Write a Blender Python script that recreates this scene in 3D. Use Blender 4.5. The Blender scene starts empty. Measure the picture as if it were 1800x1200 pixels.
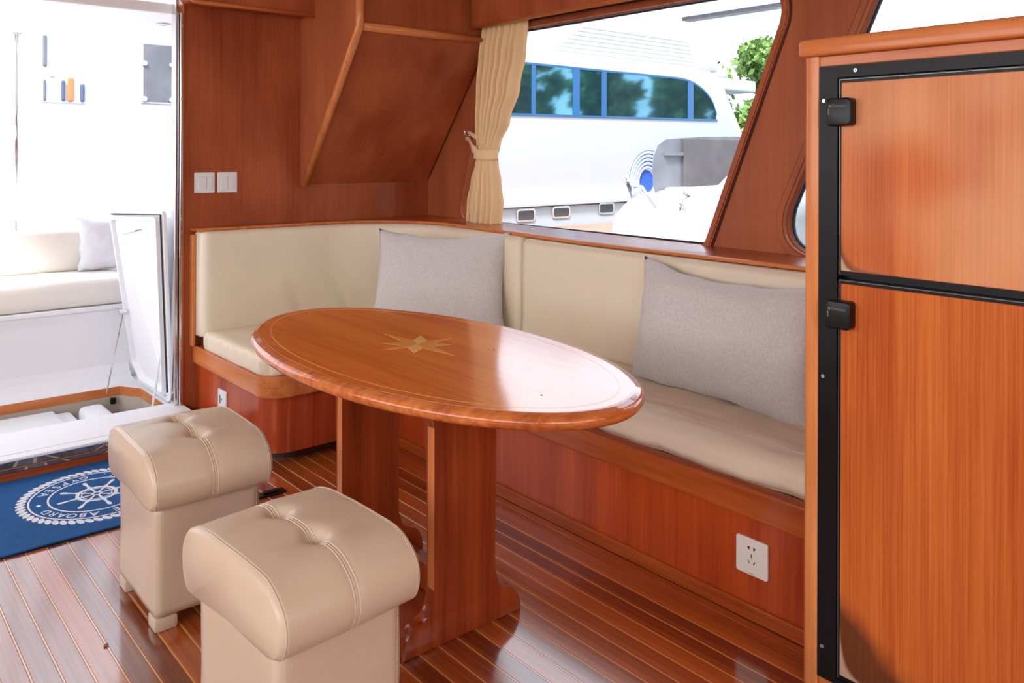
import bpy, bmesh, math, random
from mathutils import Vector, noise, Matrix
random.seed(7)
S = bpy.context.scene
COL = S.collection
PI = math.pi

# ------------------------------------------------------------------ camera
cam_d = bpy.data.cameras.new('camera')
cam_d.sensor_width = 36.0
cam_d.sensor_fit = 'HORIZONTAL'
cam_d.lens = 36.0 * 1465.0 / 1800.0
cam_d.shift_y = -328.0 / 1800.0
cam_d.clip_start = 0.02
cam_d.clip_end = 500
cam = bpy.data.objects.new('camera', cam_d)
COL.objects.link(cam)
A = math.radians(49.6)
cam.matrix_world = (Matrix.Translation((0, 0, 1.25)) @ Matrix.Rotation(A - PI / 2, 4, 'Z')
                    @ Matrix.Rotation(PI / 2, 4, 'X') @ Matrix.Rotation(math.radians(0.21), 4, 'Z'))
S.camera = cam

# ------------------------------------------------------------------ world: bright overcast sky
W = bpy.data.worlds.new('overcast_sky'); S.world = W
W.use_nodes = True
nt = W.node_tree; nt.nodes.clear()
wo = nt.nodes.new('ShaderNodeOutputWorld'); wb = nt.nodes.new('ShaderNodeBackground')
wtc = nt.nodes.new('ShaderNodeTexCoord'); wn = nt.nodes.new('ShaderNodeTexNoise'); wr = nt.nodes.new('ShaderNodeValToRGB')
wn.inputs['Scale'].default_value = 1.6; wn.inputs['Detail'].default_value = 4
wr.color_ramp.elements[0].position = 0.3; wr.color_ramp.elements[0].color = (0.74, 0.83, 1.0, 1)
wr.color_ramp.elements[1].position = 0.7; wr.color_ramp.elements[1].color = (0.90, 0.94, 1.0, 1)
nt.links.new(wtc.outputs['Generated'], wn.inputs['Vector']); nt.links.new(wn.outputs['Fac'], wr.inputs['Fac'])
nt.links.new(wr.outputs['Color'], wb.inputs['Color']); nt.links.new(wb.outputs[0], wo.inputs[0])
wb.inputs['Strength'].default_value = 3.1
sun_d = bpy.data.lights.new('sun', 'SUN'); sun_d.energy = 7.0; sun_d.angle = math.radians(12); sun_d.color = (1.0, 0.97, 0.92)
sun = bpy.data.objects.new('sun', sun_d); COL.objects.link(sun)
sun.rotation_euler = Vector((0.55, 0.36, -0.76)).to_track_quat('-Z', 'Y').to_euler()

S.view_settings.view_transform = 'Standard'
S.view_settings.look = 'None'
S.view_settings.exposure = 0.05
S.view_settings.gamma = 1.0
S.view_settings.use_curve_mapping = False

def area(name, loc, direction, sx, sy, power, color=(1, 1, 1)):
    l = bpy.data.lights.new(name, 'AREA'); l.shape = 'RECTANGLE'; l.size = sx; l.size_y = sy
    l.energy = power; l.color = color
    o = bpy.data.objects.new(name, l); COL.objects.link(o)
    o.location = loc
    o.rotation_euler = Vector(direction).to_track_quat('-Z', 'Y').to_euler()
    return o
# added fill lamps at the port and forward openings, brightening the interior
area('window_daylight_port', (-1.75, 1.4, 1.42), (1, 0.1, -0.25), 4.0, 1.0, 36, (1.0, 0.96, 0.9))
area('window_daylight_forward', (0.6, -1.75, 1.42), (0.25, 1, -0.2), 2.6, 1.0, 20, (1.0, 0.96, 0.9))

# ------------------------------------------------------------------ material helpers
MATS = {}
def base_mat(name):
    m = bpy.data.materials.new(name); m.use_nodes = True
    n = m.node_tree; b = n.nodes['Principled BSDF']
    return m, n, b
def plain(name, col, rough=0.5, metal=0.0, coat=0.0, spec=0.5, bump=0.0, bscale=200, var=0.0, vscale=3.0, sheen=0.0, emit=0.0, stretch=(1, 1, 1)):
    m, n, b = base_mat(name)
    b.inputs['Roughness'].default_value = rough; b.inputs['Metallic'].default_value = metal
    b.inputs['Coat Weight'].default_value = coat; b.inputs['Coat Roughness'].default_value = 0.1
    b.inputs['Specular IOR Level'].default_value = spec
    b.inputs['Sheen Weight'].default_value = sheen
    tc = n.nodes.new('ShaderNodeTexCoord'); mp = n.nodes.new('ShaderNodeMapping')
    mp.inputs['Scale'].default_value = stretch
    n.links.new(tc.outputs['Object'], mp.inputs['Vector'])
    t = n.nodes.new('ShaderNodeTexNoise'); t.inputs['Scale'].default_value = vscale; t.inputs['Detail'].default_value = 3
    n.links.new(mp.outputs[0], t.inputs['Vector'])
    r = n.nodes.new('ShaderNodeValToRGB')
    k0 = 1 - var; k1 = 1 + var
    r.color_ramp.elements[0].position = 0.3; r.color_ramp.elements[1].position = 0.7
    r.color_ramp.elements[0].color = (*[min(1, c * k0) for c in col], 1)
    r.color_ramp.elements[1].color = (*[min(1, c * k1) for c in col], 1)
    n.links.new(t.outputs['Fac'], r.inputs['Fac']); n.links.new(r.outputs['Color'], b.inputs['Base Color'])
    if bump > 0:
        t2 = n.nodes.new('ShaderNodeTexNoise'); t2.inputs['Scale'].default_value = bscale; t2.inputs['Detail'].default_value = 2
        n.links.new(mp.outputs[0], t2.inputs['Vector'])
        bp = n.nodes.new('ShaderNodeBump'); bp.inputs['Strength'].default_value = bump; bp.inputs['Distance'].default_value = 0.002
        n.links.new(t2.outputs['Fac'], bp.inputs['Height']); n.links.new(bp.outputs[0], b.inputs['Normal'])
    if emit:
        b.inputs['Emission Color'].default_value = (*col, 1); b.inputs['Emission Strength'].default_value = emit
    MATS[name] = m
    return m
def wood(name, light, dark, axis='z', rough=0.35, coat=0.5, coat_rough=0.08, coat_ior=1.5, fine=90, low=7, per_object=0.0, bump=0.15, streak=0.35, along=1.6, mottle=0.35):
    m, n, b = base_mat(name)
    L = n.links.new
    tc = n.nodes.new('ShaderNodeTexCoord')
    def mapped(across, al):
        mp = n.nodes.new('ShaderNodeMapping')
        sc = [across] * 3; sc['xyz'.index(axis)] = al
        mp.inputs['Scale'].default_value = sc
        L(tc.outputs['Object'], mp.inputs['Vector']); return mp
    t1 = n.nodes.new('ShaderNodeTexNoise'); t1.inputs['Scale'].default_value = 1; t1.inputs['Detail'].default_value = 5; t1.inputs['Roughness'].default_value = 0.65
    L(mapped(fine, along * 2).outputs[0], t1.inputs['Vector'])
    t2 = n.nodes.new('ShaderNodeTexNoise'); t2.inputs['Scale'].default_value = 1; t2.inputs['Detail'].default_value = 3
    L(mapped(low, along * 0.5).outputs[0], t2.inputs['Vector'])
    t3 = n.nodes.new('ShaderNodeTexNoise'); t3.inputs['Scale'].default_value = 1; t3.inputs['Detail'].default_value = 2
    L(mapped(3.0, 2.2).outputs[0], t3.inputs['Vector'])
    m1 = n.nodes.new('ShaderNodeMath'); m1.operation = 'MULTIPLY'; m1.inputs[1].default_value = streak; L(t1.outputs['Fac'], m1.inputs[0])
    m2 = n.nodes.new('ShaderNodeMath'); m2.operation = 'MULTIPLY_ADD'; m2.inputs[1].default_value = 1 - streak - mottle * .5; L(t2.outputs['Fac'], m2.inputs[0]); L(m1.outputs[0], m2.inputs[2])
    m3 = n.nodes.new('ShaderNodeMath'); m3.operation = 'MULTIPLY_ADD'; m3.inputs[1].default_value = mottle * .5; L(t3.outputs['Fac'], m3.inputs[0]); L(m2.outputs[0], m3.inputs[2])
    fac = m3.outputs[0]
    if per_object:
        oi = n.nodes.new('ShaderNodeObjectInfo')
        mo = n.nodes.new('ShaderNodeMath'); mo.operation = 'MULTIPLY_ADD'; mo.inputs[1].default_value = per_object
        L(oi.outputs['Random'], mo.inputs[0]); L(fac, mo.inputs[2])
        ms = n.nodes.new('ShaderNodeMath'); ms.operation = 'SUBTRACT'; ms.inputs[1].default_value = per_object / 2
        L(mo.outputs[0], ms.inputs[0]); fac = ms.outputs[0]
    r = n.nodes.new('ShaderNodeValToRGB')
    r.color_ramp.elements[0].position = 0.36; r.color_ramp.elements[0].color = (*dark, 1)
    r.color_ramp.elements[1].position = 0.64; r.color_ramp.elements[1].color = (*light, 1)
    L(fac, r.inputs['Fac']); L(r.outputs['Color'], b.inputs['Base Color'])
    b.inputs['Roughness'].default_value = rough; b.inputs['Specular IOR Level'].default_value = .12
    b.inputs['Coat Weight'].default_value = coat; b.inputs['Coat Roughness'].default_value = coat_rough; b.inputs['Coat IOR'].default_value = coat_ior
    if bump:
        bp = n.nodes.new('ShaderNodeBump'); bp.inputs['Strength'].default_value = bump; bp.inputs['Distance'].default_value = 0.0006
        L(t1.outputs['Fac'], bp.inputs['Height']); L(bp.outputs[0], b.inputs['Normal'])
    MATS[name] = m
    return m
def glass(name, tint=(1, 1, 1), refl=0.06, rough=0.0):
    m = bpy.data.materials.new(name); m.use_nodes = True; n = m.node_tree; n.nodes.clear()
    o = n.nodes.new('ShaderNodeOutputMaterial'); mx = n.nodes.new('ShaderNodeMixShader')
    tr = n.nodes.new('ShaderNodeBsdfTransparent'); gl = n.nodes.new('ShaderNodeBsdfGlossy')
    fr = n.nodes.new('ShaderNodeFresnel'); fr.inputs['IOR'].default_value = 1.12
    tr.inputs['Color'].default_value = (*tint, 1); gl.inputs['Roughness'].default_value = rough
    n.links.new(fr.outputs[0], mx.inputs[0]); n.links.new(tr.outputs[0], mx.inputs[1]); n.links.new(gl.outputs[0], mx.inputs[2])
    n.links.new(mx.outputs[0], o.inputs[0])
    MATS[name] = m
    return m

BULK = wood('mahogany_veneer', (0.48, 0.125, 0.042), (0.25, 0.047, 0.015), 'z', rough=0.45, coat=0.18, coat_rough=0.22, low=7, mottle=.8, streak=.25)
SIDE = wood('mahogany_pillar', (0.48, 0.140, 0.050), (0.31, 0.075, 0.027), 'z', rough=0.42, coat=0.2, coat_rough=0.2, low=6, streak=.25)
PANEL = wood('mahogany_bench_panel', (0.54, 0.085, 0.016), (0.28, 0.028, 0.006), 'z', rough=0.35, coat=0.5, coat_rough=0.15, low=12)
PANELH = wood('mahogany_long_grain', (0.52, 0.115, 0.022), (0.24, 0.036, 0.008), 'y', rough=0.35, coat=0.5, coat_rough=0.12, low=20)
PANELX = wood('mahogany_cross_grain', (0.50, 0.115, 0.026), (0.24, 0.040, 0.010), 'x', rough=0.35, coat=0.5, coat_rough=0.12, low=20)
TRIMW = wood('honey_trim', (0.74, 0.27, 0.085), (0.52, 0.145, 0.036), 'z', rough=0.35, coat=0.5, coat_rough=0.15, low=20)
TRIMY = wood('honey_trim_lengthwise', (0.72, 0.24, 0.070), (0.46, 0.115, 0.026), 'y', rough=0.35, coat=0.5, coat_rough=0.15, low=20)
TRIMX = wood('honey_trim_crosswise', (0.76, 0.27, 0.080), (0.50, 0.135, 0.032), 'x', rough=0.35, coat=0.5, coat_rough=0.15, low=20)
TTOP = wood('table_top_wood', (0.90, 0.265, 0.032), (0.60, 0.125, 0.012), 'y', rough=0.5, coat=1.0, coat_rough=0.12, coat_ior=1.85, low=16, bump=0, mottle=.15)
TEDGE = wood('table_edge_wood', (0.74, 0.22, 0.045), (0.36, 0.070, 0.014), 'x', rough=0.35, coat=1.0, coat_rough=0.05, low=40, bump=0, along=6)
LEGW = wood('table_leg_wood', (0.40, 0.070, 0.015), (0.18, 0.024, 0.006), 'z', rough=0.32, coat=0.6, coat_rough=0.1, low=18)
PLANK = wood('teak_plank', (0.48, 0.105, 0.016), (0.14, 0.022, 0.005), 'y', rough=0.38, coat=1.0, coat_rough=0.12, coat_ior=2.0, low=24, per_object=0.22, along=0.9, bump=.05)
HOLLY = wood('holly_strip', (0.75, 0.36, 0.10), (0.58, 0.24, 0.06), 'y', rough=0.38, coat=1.0, coat_rough=0.12, coat_ior=2.0, bump=.05)
FRIDGE = wood('fridge_door_veneer', (0.68, 0.185, 0.034), (0.40, 0.064, 0.010), 'z', rough=0.5, coat=0.15, coat_rough=0.25, low=14, fine=240, streak=.5, along=1.2, mottle=.2)
SUBF = plain('dark_subfloor', (0.04, 0.012, 0.005), 0.6)
DARKW = plain('toe_kick_wood', (0.05, 0.012, 0.006), 0.5, var=.3)
INLAY = wood('maple_inlay', (0.88, 0.42, 0.09), (0.74, 0.30, 0.055), 'x', rough=0.5, coat=1.0, coat_rough=0.12, bump=0)
INLAYL = wood('pale_maple_inlay', (0.95, 0.58, 0.20), (0.88, 0.46, 0.13), 'y', rough=0.5, coat=1.0, coat_rough=0.12, bump=0)
LEATHER = plain('taupe_leather', (0.64, 0.50, 0.365), 0.32, bump=0.12, bscale=500, var=0.03, vscale=6, coat=.08)
STITCH = plain('leather_stitching', (0.72, 0.60, 0.46), 0.5)
CREAM = plain('cream_vinyl', (0.78, 0.655, 0.485), 0.45, bump=0.05, bscale=500, var=0.03, vscale=4)
PILLOW = plain('grey_linen', (0.62, 0.575, 0.55), 0.9, bump=0.7, bscale=420, var=0.10, vscale=160, sheen=.3)
PILLOWW = plain('pale_linen', (0.70, 0.71, 0.75), 0.9, bump=0.3, bscale=300, sheen=.2)
CURT = plain('cream_curtain_cloth', (0.90, 0.63, 0.34), 0.85, bump=0.2, bscale=500, var=0.03, sheen=.2)
BLACK = plain('black_plastic', (0.006, 0.006, 0.007), 0.32, spec=.3)
BLACKM = plain('black_frame_metal', (0.005, 0.005, 0.006), 0.38, spec=.25)
GREYP = plain('grey_print', (0.16, 0.16, 0.16), 0.6)
STEEL = plain('stainless_steel', (0.72, 0.72, 0.74), 0.16, metal=1.0)
SCREW = plain('screw_steel', (0.75, 0.75, 0.72), 0.3, metal=0.9)
WPLAST = plain('white_plastic', (0.78, 0.72, 0.64), 0.35)
SPLAST = plain('silver_plastic', (0.78, 0.77, 0.77), 0.35)
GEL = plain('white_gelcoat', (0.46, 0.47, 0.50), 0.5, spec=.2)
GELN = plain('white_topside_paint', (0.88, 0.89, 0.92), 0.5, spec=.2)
GEL2 = plain('cockpit_gelcoat', (0.90, 0.905, 0.93), 0.35)
TANK = plain('white_tank_plastic', (0.85, 0.86, 0.87), 0.5)
WELL = plain('locker_lining', (0.50, 0.44, 0.37), 0.8)
VINYL = plain('white_vinyl', (0.86, 0.82, 0.76), 0.5)
MATB = plain('blue_mat_pile', (0.003, 0.085, 0.27), 0.95, bump=0.5, bscale=600, var=0.12, vscale=25)
MATW = plain('white_mat_print', (0.78, 0.80, 0.84), 0.95)
GRANITE = plain('dark_marble', (0.10, 0.105, 0.14), 0.25, var=.5, vscale=14)
GASKET = plain('black_rubber', (0.02, 0.02, 0.02), 0.6)
PGLASS = glass('window_glass')
TINTG = glass('tinted_screen', (0.52, 0.52, 0.56))
YBLUE = plain('blue_reflective_glass', (0.09, 0.24, 0.33), 0.04, metal=0.9, var=.25, vscale=.7)
YMULL = plain('blue_mullion', (0.012, 0.10, 0.27), 0.4)
DARKG = plain('dark_port_glass', (0.06, 0.065, 0.075), 0.15)
SMOKE = plain('smoked_pane', (0.16, 0.165, 0.19), 0.25, var=.25, vscale=3)
BLUEC = plain('blue_hose', (0.04, 0.13, 0.55), 0.5)
PALEB = plain('pale_hose', (0.62, 0.68, 0.85), 0.5)
DOCK = plain('dock_boards', (0.30, 0.19, 0.14), 0.8, var=.12, vscale=2)
WATER = plain('harbour_water', (0.10, 0.15, 0.15), 0.12)
LEAF = plain('foliage', (0.16, 0.27, 0.07), 0.7, var=.55, vscale=1.2)
BARK = plain('bark', (0.16, 0.12, 0.08), 0.9)
ORANGE = plain('orange_plastic', (0.75, 0.22, 0.08), 0.5)
NAVY = plain('navy_plastic', (0.08, 0.11, 0.2), 0.5)
EXTSH = plain('hull_outer_paint', (0.42, 0.43, 0.455), 0.5, spec=.2)
HEADL = plain('headliner_vinyl', (0.62, 0.56, 0.48), 0.6)

AWN, n_, b_ = base_mat('white_awning_canvas')
tl = n_.nodes.new('ShaderNodeBsdfTranslucent'); tl.inputs['Color'].default_value = (.95, .96, 1, 1)
mx_ = n_.nodes.new('ShaderNodeMixShader'); mx_.inputs[0].default_value = .45
b_.inputs['Base Color'].default_value = (.9, .91, .94, 1); b_.inputs['Roughness'].default_value = .8
tn = n_.nodes.new('ShaderNodeTexNoise'); tn.inputs['Scale'].default_value = 60; bp_ = n_.nodes.new('ShaderNodeBump'); bp_.inputs['Strength'].default_value = .1
n_.links.new(tn.outputs['Fac'], bp_.inputs['Height']); n_.links.new(bp_.outputs[0], b_.inputs['Normal'])
n_.links.new(b_.outputs[0], mx_.inputs[1]); n_.links.new(tl.outputs[0], mx_.inputs[2]); n_.links.new(mx_.outputs[0], n_.nodes['Material Output'].inputs['Surface'])
# ------------------------------------------------------------------ mesh helpers
def link(name, me, m=None, parent=None, smooth=False):
    o = bpy.data.objects.new(name, me); COL.objects.link(o)
    if m is not None and len(me.materials) == 0: me.materials.append(m)
    if parent is not None: o.parent = parent
    if smooth:
        for p in me.polygons: p.use_smooth = True
    return o
def obj(name, bm, m, parent=None, smooth=False, auto=None):
    me = bpy.data.meshes.new(name)
    bmesh.ops.recalc_face_normals(bm, faces=bm.faces)
    bm.to_mesh(me); bm.free()
    o = link(name, me, m, parent, smooth or auto is not None)
    if auto is not None:
        try: me.set_sharp_from_angle(angle=math.radians(auto))
        except Exception: pass
    return o
def lab(o, label, cat, group=None):
    o['label'] = label; o['category'] = cat
    if group: o['group'] = group
    return o
def thing(name, label, cat, loc=(0, 0, 0), rz=0, group=None):
    o = bpy.data.objects.new(name, None); COL.objects.link(o)
    o.location = loc; o.rotation_euler = (0, 0, rz); o.empty_display_size = .05
    return lab(o, label, cat, group)
def structure(o, label=None):
    o['kind'] = 'structure'
    if label: o['label'] = label
    return o
def B(): return bmesh.new()
def box(bm, x0, x1, y0, y1, z0, z1, bev=0.0, seg=2):
    r = bmesh.ops.create_cube(bm, size=1)
    vs = r['verts']
    for v in vs:
        v.co = Vector((x0 + (v.co.x + .5) * (x1 - x0), y0 + (v.co.y + .5) * (y1 - y0), z0 + (v.co.z + .5) * (z1 - z0)))
    if bev > 0:
        es = list({e for v in vs for e in v.link_edges})
        bmesh.ops.bevel(bm, geom=es, offset=bev, segments=seg, profile=0.5, affect='EDGES')
    return bm
def mapax(axis, u, v, w):
    # axis = extrusion axis, (u, v) the other two in xyz order
    if axis == 'x': return Vector((w, u, v))
    if axis == 'y': return Vector((u, w, v))
    return Vector((u, v, w))
def prism(bm, pts, axis, a, b, bev=0.0, seg=2):
    n = len(pts)
    va = [bm.verts.new(mapax(axis, p[0], p[1], a)) for p in pts]
    vb = [bm.verts.new(mapax(axis, p[0], p[1], b)) for p in pts]
    fs = [bm.faces.new(va), bm.faces.new(vb[::-1])]
    for i in range(n):
        fs.append(bm.faces.new([va[i], vb[i], vb[(i + 1) % n], va[(i + 1) % n]]))
    if bev > 0:
        es = list(fs[0].edges) + list(fs[1].edges)
        bmesh.ops.bevel(bm, geom=es, offset=bev, segments=seg, profile=0.5, affect='EDGES')
    return bm
def rpoly(pts, rad, n=6):
    out = []
    N = len(pts)
    for i in range(N):
        p = Vector(pts[i]); a = Vector(pts[i - 1]); b = Vector(pts[(i + 1) % N])
        r = rad[i] if isinstance(rad, (list, tuple)) else rad
        if r <= 0: out.append(tuple(p)); continue
        da = (a - p).normalized(); db = (b - p).normalized()
        ang = da.angle(db)
        t = min(r / math.tan(ang / 2), (a - p).length * .49, (b - p).length * .49)
        s = p + da * t; e = p + db * t
        for k in range(n + 1):
            q = k / n
            out.append(tuple((1 - q) ** 2 * s + 2 * (1 - q) * q * (p + (s + e - 2 * p) * 0.12) + q * q * e))
    return out
def offset(pts, d):
    N = len(pts); out = []
    area2 = sum(pts[i][0] * pts[(i + 1) % N][1] - pts[(i + 1) % N][0] * pts[i][1] for i in range(N))
    sg = 1 if area2 > 0 else -1
    for i in range(N):
        p = Vector(pts[i]); a = Vector(pts[i - 1]); b = Vector(pts[(i + 1) % N])
        t = ((p - a).normalized() + (b - p).normalized()).normalized()
        nrm = Vector((t.y, -t.x)) * sg
        c = max(.3, t.dot((b - p).normalized()))
        out.append(tuple(p + nrm * d / c))
    return out
def ring(bm, outer, inner, axis, a, b):
    n = len(outer)
    oa = [bm.verts.new(mapax(axis, *p, a)) for p in outer]; ob = [bm.verts.new(mapax(axis, *p, b)) for p in outer]
    ia = [bm.verts.new(mapax(axis, *p, a)) for p in inner]; ib = [bm.verts.new(mapax(axis, *p, b)) for p in inner]
    for i in range(n):
        j = (i + 1) % n
        bm.faces.new([oa[i], oa[j], ia[j], ia[i]]); bm.faces.new([ob[i], ib[i], ib[j], ob[j]])
        bm.faces.new([oa[i], ob[i], ob[j], oa[j]]); bm.faces.new([ia[i], ia[j], ib[j], ib[i]])
    return bm
def tube(bm, pts, r, seg=8, closed=False, cap=True):
    pts = [Vector(p) for p in pts]; n = len(pts)
    rings = []
    up = None
    for i, p in enumerate(pts):
        if closed: t = (pts[(i + 1) % n] - pts[i - 1]).normalized()
        elif i == 0: t = (pts[1] - p).normalized()
        elif i == n - 1: t = (p - pts[i - 1]).normalized()
        else: t = (pts[i + 1] - pts[i - 1]).normalized()
        if up is None:
            up = Vector((0, 0, 1)) if abs(t.z) < .9 else Vector((1, 0, 0))
        s = t.cross(up)
        if s.length < 1e-5: s = t.cross(Vector((0, 1, 0)))
        s.normalize(); u = s.cross(t).normalized(); up = u
        rr = r[i] if isinstance(r, (list, tuple)) else r
        rings.append([bm.verts.new(p + (s * math.cos(2 * PI * k / seg) + u * math.sin(2 * PI * k / seg)) * rr) for k in range(seg)])
    m = n if closed else n - 1
    for i in range(m):
        a = rings[i]; b = rings[(i + 1) % n]
        for k in range(seg):
            bm.faces.new([a[k], a[(k + 1) % seg], b[(k + 1) % seg], b[k]])
    if cap and not closed:
        bm.faces.new(rings[0][::-1]); bm.faces.new(rings[-1])
    return bm
def soft_box(bm, x0, x1, y0, y1, z0, z1, r, n=(20, 20, 6), fn=None):
    """box with rounded edges built from a grid; fn(p, normal) returns a displacement"""
    lo = Vector((x0, y0, z0)); hi = Vector((x1, y1, z1)); cache = {}
    def V(i, j, k):
        key = (i, j, k)
        if key not in cache:
            p = Vector((x0 + (x1 - x0) * i / n[0], y0 + (y1 - y0) * j / n[1], z0 + (z1 - z0) * k / n[2]))
            q = Vector((min(max(p[a], lo[a] + r), hi[a] - r) for a in range(3)))
            d = p - q
            nn = d.normalized() if d.length > 1e-6 else Vector((0, 0, 1))
            if d.length > 1e-6: p = q + nn * r
            if fn: p = p + fn(p, nn)
            cache[key] = bm.verts.new(p)
        return cache[key]
    for i in range(n[0]):
        for j in range(n[1]):
            bm.faces.new([V(i, j, 0), V(i, j + 1, 0), V(i + 1, j + 1, 0), V(i + 1, j, 0)])
            bm.faces.new([V(i, j, n[2]), V(i + 1, j, n[2]), V(i + 1, j + 1, n[2]), V(i, j + 1, n[2])])
    for i in range(n[0]):
        for k in range(n[2]):
            bm.faces.new([V(i, 0, k), V(i + 1, 0, k), V(i + 1, 0, k + 1), V(i, 0, k + 1)])
            bm.faces.new([V(i, n[1], k), V(i, n[1], k + 1), V(i + 1, n[1], k + 1), V(i + 1, n[1], k)])
    for j in range(n[1]):
        for k in range(n[2]):
            bm.faces.new([V(0, j, k), V(0, j, k + 1), V(0, j + 1, k + 1), V(0, j + 1, k)])
            bm.faces.new([V(n[0], j, k), V(n[0], j + 1, k), V(n[0], j + 1, k + 1), V(n[0], j, k + 1)])
    return bm
def nz(x, y, z=0): return noise.noise(Vector((x, y, z)))
def plate_holes(name, outer, holes, axis, a, b, m, parent=None):
    cu = bpy.data.curves.new('tmp', 'CURVE'); cu.dimensions = '2D'; cu.fill_mode = 'BOTH'; cu.extrude = abs(b - a) / 2
    for poly in [outer] + holes:
        sp = cu.splines.new('POLY'); sp.points.add(len(poly) - 1); sp.use_cyclic_u = True
        for i, p in enumerate(poly): sp.points[i].co = (p[0], p[1], 0, 1)
    tmp = bpy.data.objects.new('tmp', cu)
    me = bpy.data.meshes.new_from_object(tmp)
    bpy.data.objects.remove(tmp); bpy.data.curves.remove(cu)
    c = (a + b) / 2
    for v in me.vertices: v.co = mapax(axis, v.co.x, v.co.y, c + v.co.z)
    bm = B(); bm.from_mesh(me); bpy.data.meshes.remove(me)
    bmesh.ops.remove_doubles(bm, verts=bm.verts, dist=1e-5)
    return obj(name, bm, m, parent)
def text_mesh(body, size, ext=0.0002, align='CENTER', space=1.0):
    cu = bpy.data.curves.new('tmp', 'FONT'); cu.body = body; cu.size = size; cu.extrude = ext; cu.align_x = align; cu.align_y = 'CENTER'; cu.space_character = space
    cu.resolution_u = 3
    tmp = bpy.data.objects.new('tmp', cu)
    me = bpy.data.meshes.new_from_object(tmp)
    bpy.data.objects.remove(tmp); bpy.data.curves.remove(cu)
    return me
def copy_tree(o, parent=None):
    c = o.copy(); COL.objects.link(c)
    if parent is not None: c.parent = parent
    for ch in [x for x in COL.objects if x.parent == o]: copy_tree(ch, c)
    return c
def circle(cx, cy, rx, ry=None, n=32, ph=0):
    ry = rx if ry is None else ry
    return [(cx + rx * math.cos(ph + 2 * PI * i / n), cy + ry * math.sin(ph + 2 * PI * i / n)) for i in range(n)]
def quad_prism(bm, a, b, w, z0, z1):
    """thin strip from a to b (xy), width w"""
    a = Vector(a); b = Vector(b); d = (b - a).normalized(); s = Vector((-d.y, d.x)) * w / 2
    prism(bm, [tuple(a - s), tuple(b - s), tuple(b + s), tuple(a + s)], 'z', z0, z1)

# ================================================================== SETTING
YB = 3.93      # inner face of the aft bulkhead
XW = 2.72      # inner face of the starboard side
# floor: subfloor with planks and pale strips as parts
bm = B(); box(bm, -1.8, 2.72, -1.8, 3.65, -0.08, -0.004); box(bm, -1.8, 2.72, 3.65, 3.99, -0.08, -0.004)
floor = structure(obj('floor', bm, SUBF))
pitch = 0.0585; x_line = 1.177
ks = [k for k in range(-40, 12)]
plank_me = None; strip_me = None
def plank_mesh(w):
    b_ = B(); box(b_, -w / 2, w / 2, -2.7, 2.7, -0.010, 0.0, 0.0007, 1)
    me = bpy.data.meshes.new('plank'); b_.to_mesh(me); b_.free(); me.materials.append(PLANK); return me
plank_me = plank_mesh(pitch - 0.0052)
b_ = B(); box(b_, -0.0021, 0.0021, -2.7, 2.7, -0.009, -0.0001)
strip_me = bpy.data.meshes.new('inlay_strip'); b_.to_mesh(strip_me); b_.free(); strip_me.materials.append(HOLLY)
for k in ks:
    xc = x_line + k * pitch
    if xc > 1.83: break
    o = link('plank', plank_me, None, floor); o.location = (xc + pitch / 2, 0.95 + .0001 * k, 0)
    o2 = link('inlay_strip', strip_me, None, floor); o2.location = (xc, 0.95, 0)
lastx = x_line + 11 * pitch + pitch
# margin boards by the bench: wider, without pale strips
for i, (a, b) in enumerate([(1.880, 1.9105), (1.912, 1.9415)]):
    bm = B(); box(bm, a, b, -1.75, 3.4, -0.01, 0.0 if i == 0 else 0.001, 0.0015, 1)
    obj('margin_board', bm, PANELH, floor)

# aft bulkhead with doorway
bm = B(); box(bm, 1.345, 2.78, YB, YB + 0.05, -0.05, 2.1)
structure(obj('wall_aft', bm, BULK))
bm = B(); box(bm, -1.85, -0.2, YB, YB + 0.05, -0.05, 2.1)
structure(obj('wall_aft_port', bm, BULK))
bm = B(); box(bm, -0.2, 1.345, YB, YB + 0.05, 2.02, 2.1)
structure(obj('wall_aft_header', bm, BULK))
# door frame: polished stainless channel
d = bpy.data.objects.new('door_1', None); COL.objects.link(d); structure(d)
bm = B(); box(bm, 1.305, 1.321, YB - .005, YB + .05, 0.087, 2.02, .004); obj('door_track', bm, STEEL, d)
bm = B(); box(bm, 1.323, 1.335, YB - .018, YB + .05, 0.087, 1.90, .004); obj('door_jamb', bm, STEEL, d)
bm = B(); box(bm, 1.3355, 1.3449, YB - .008, YB + .05, 0.001, 2.02, .003); obj('jamb_strip', bm, TRIMW, d)
bm = B()
for z in (0.35, 0.95, 1.5, 1.84):
    prism(bm, circle(1.329, z, .005, n=10), 'y', YB - .020, YB - .0182); obj('screw', bm, SCREW, d); bm = B()
bm.free()
# raised sill
bm = B(); box(bm, -1.8, 1.345, 3.655, 3.93, -0.004, 0.03, .003); s = structure(obj('trim_1', bm, PANELX)); s['label'] = 'mahogany riser of the door sill'
bm = B(); box(bm, -1.8, 1.345, 3.650, 3.93, 0.031, 0.046, .003); s = structure(obj('trim_2', bm, GRANITE)); s['label'] = 'lower dark marble step edge'
bm = B(); box(bm, -1.8, 1.345, 3.648, 3.93, 0.0465, 0.0495, .001); s = structure(obj('trim_3', bm, TRIMX))
bm = B(); box(bm, -1.8, 1.345, 3.652, 3.93, 0.050, 0.072, .003); s = structure(obj('trim_4', bm, GRANITE))
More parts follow.
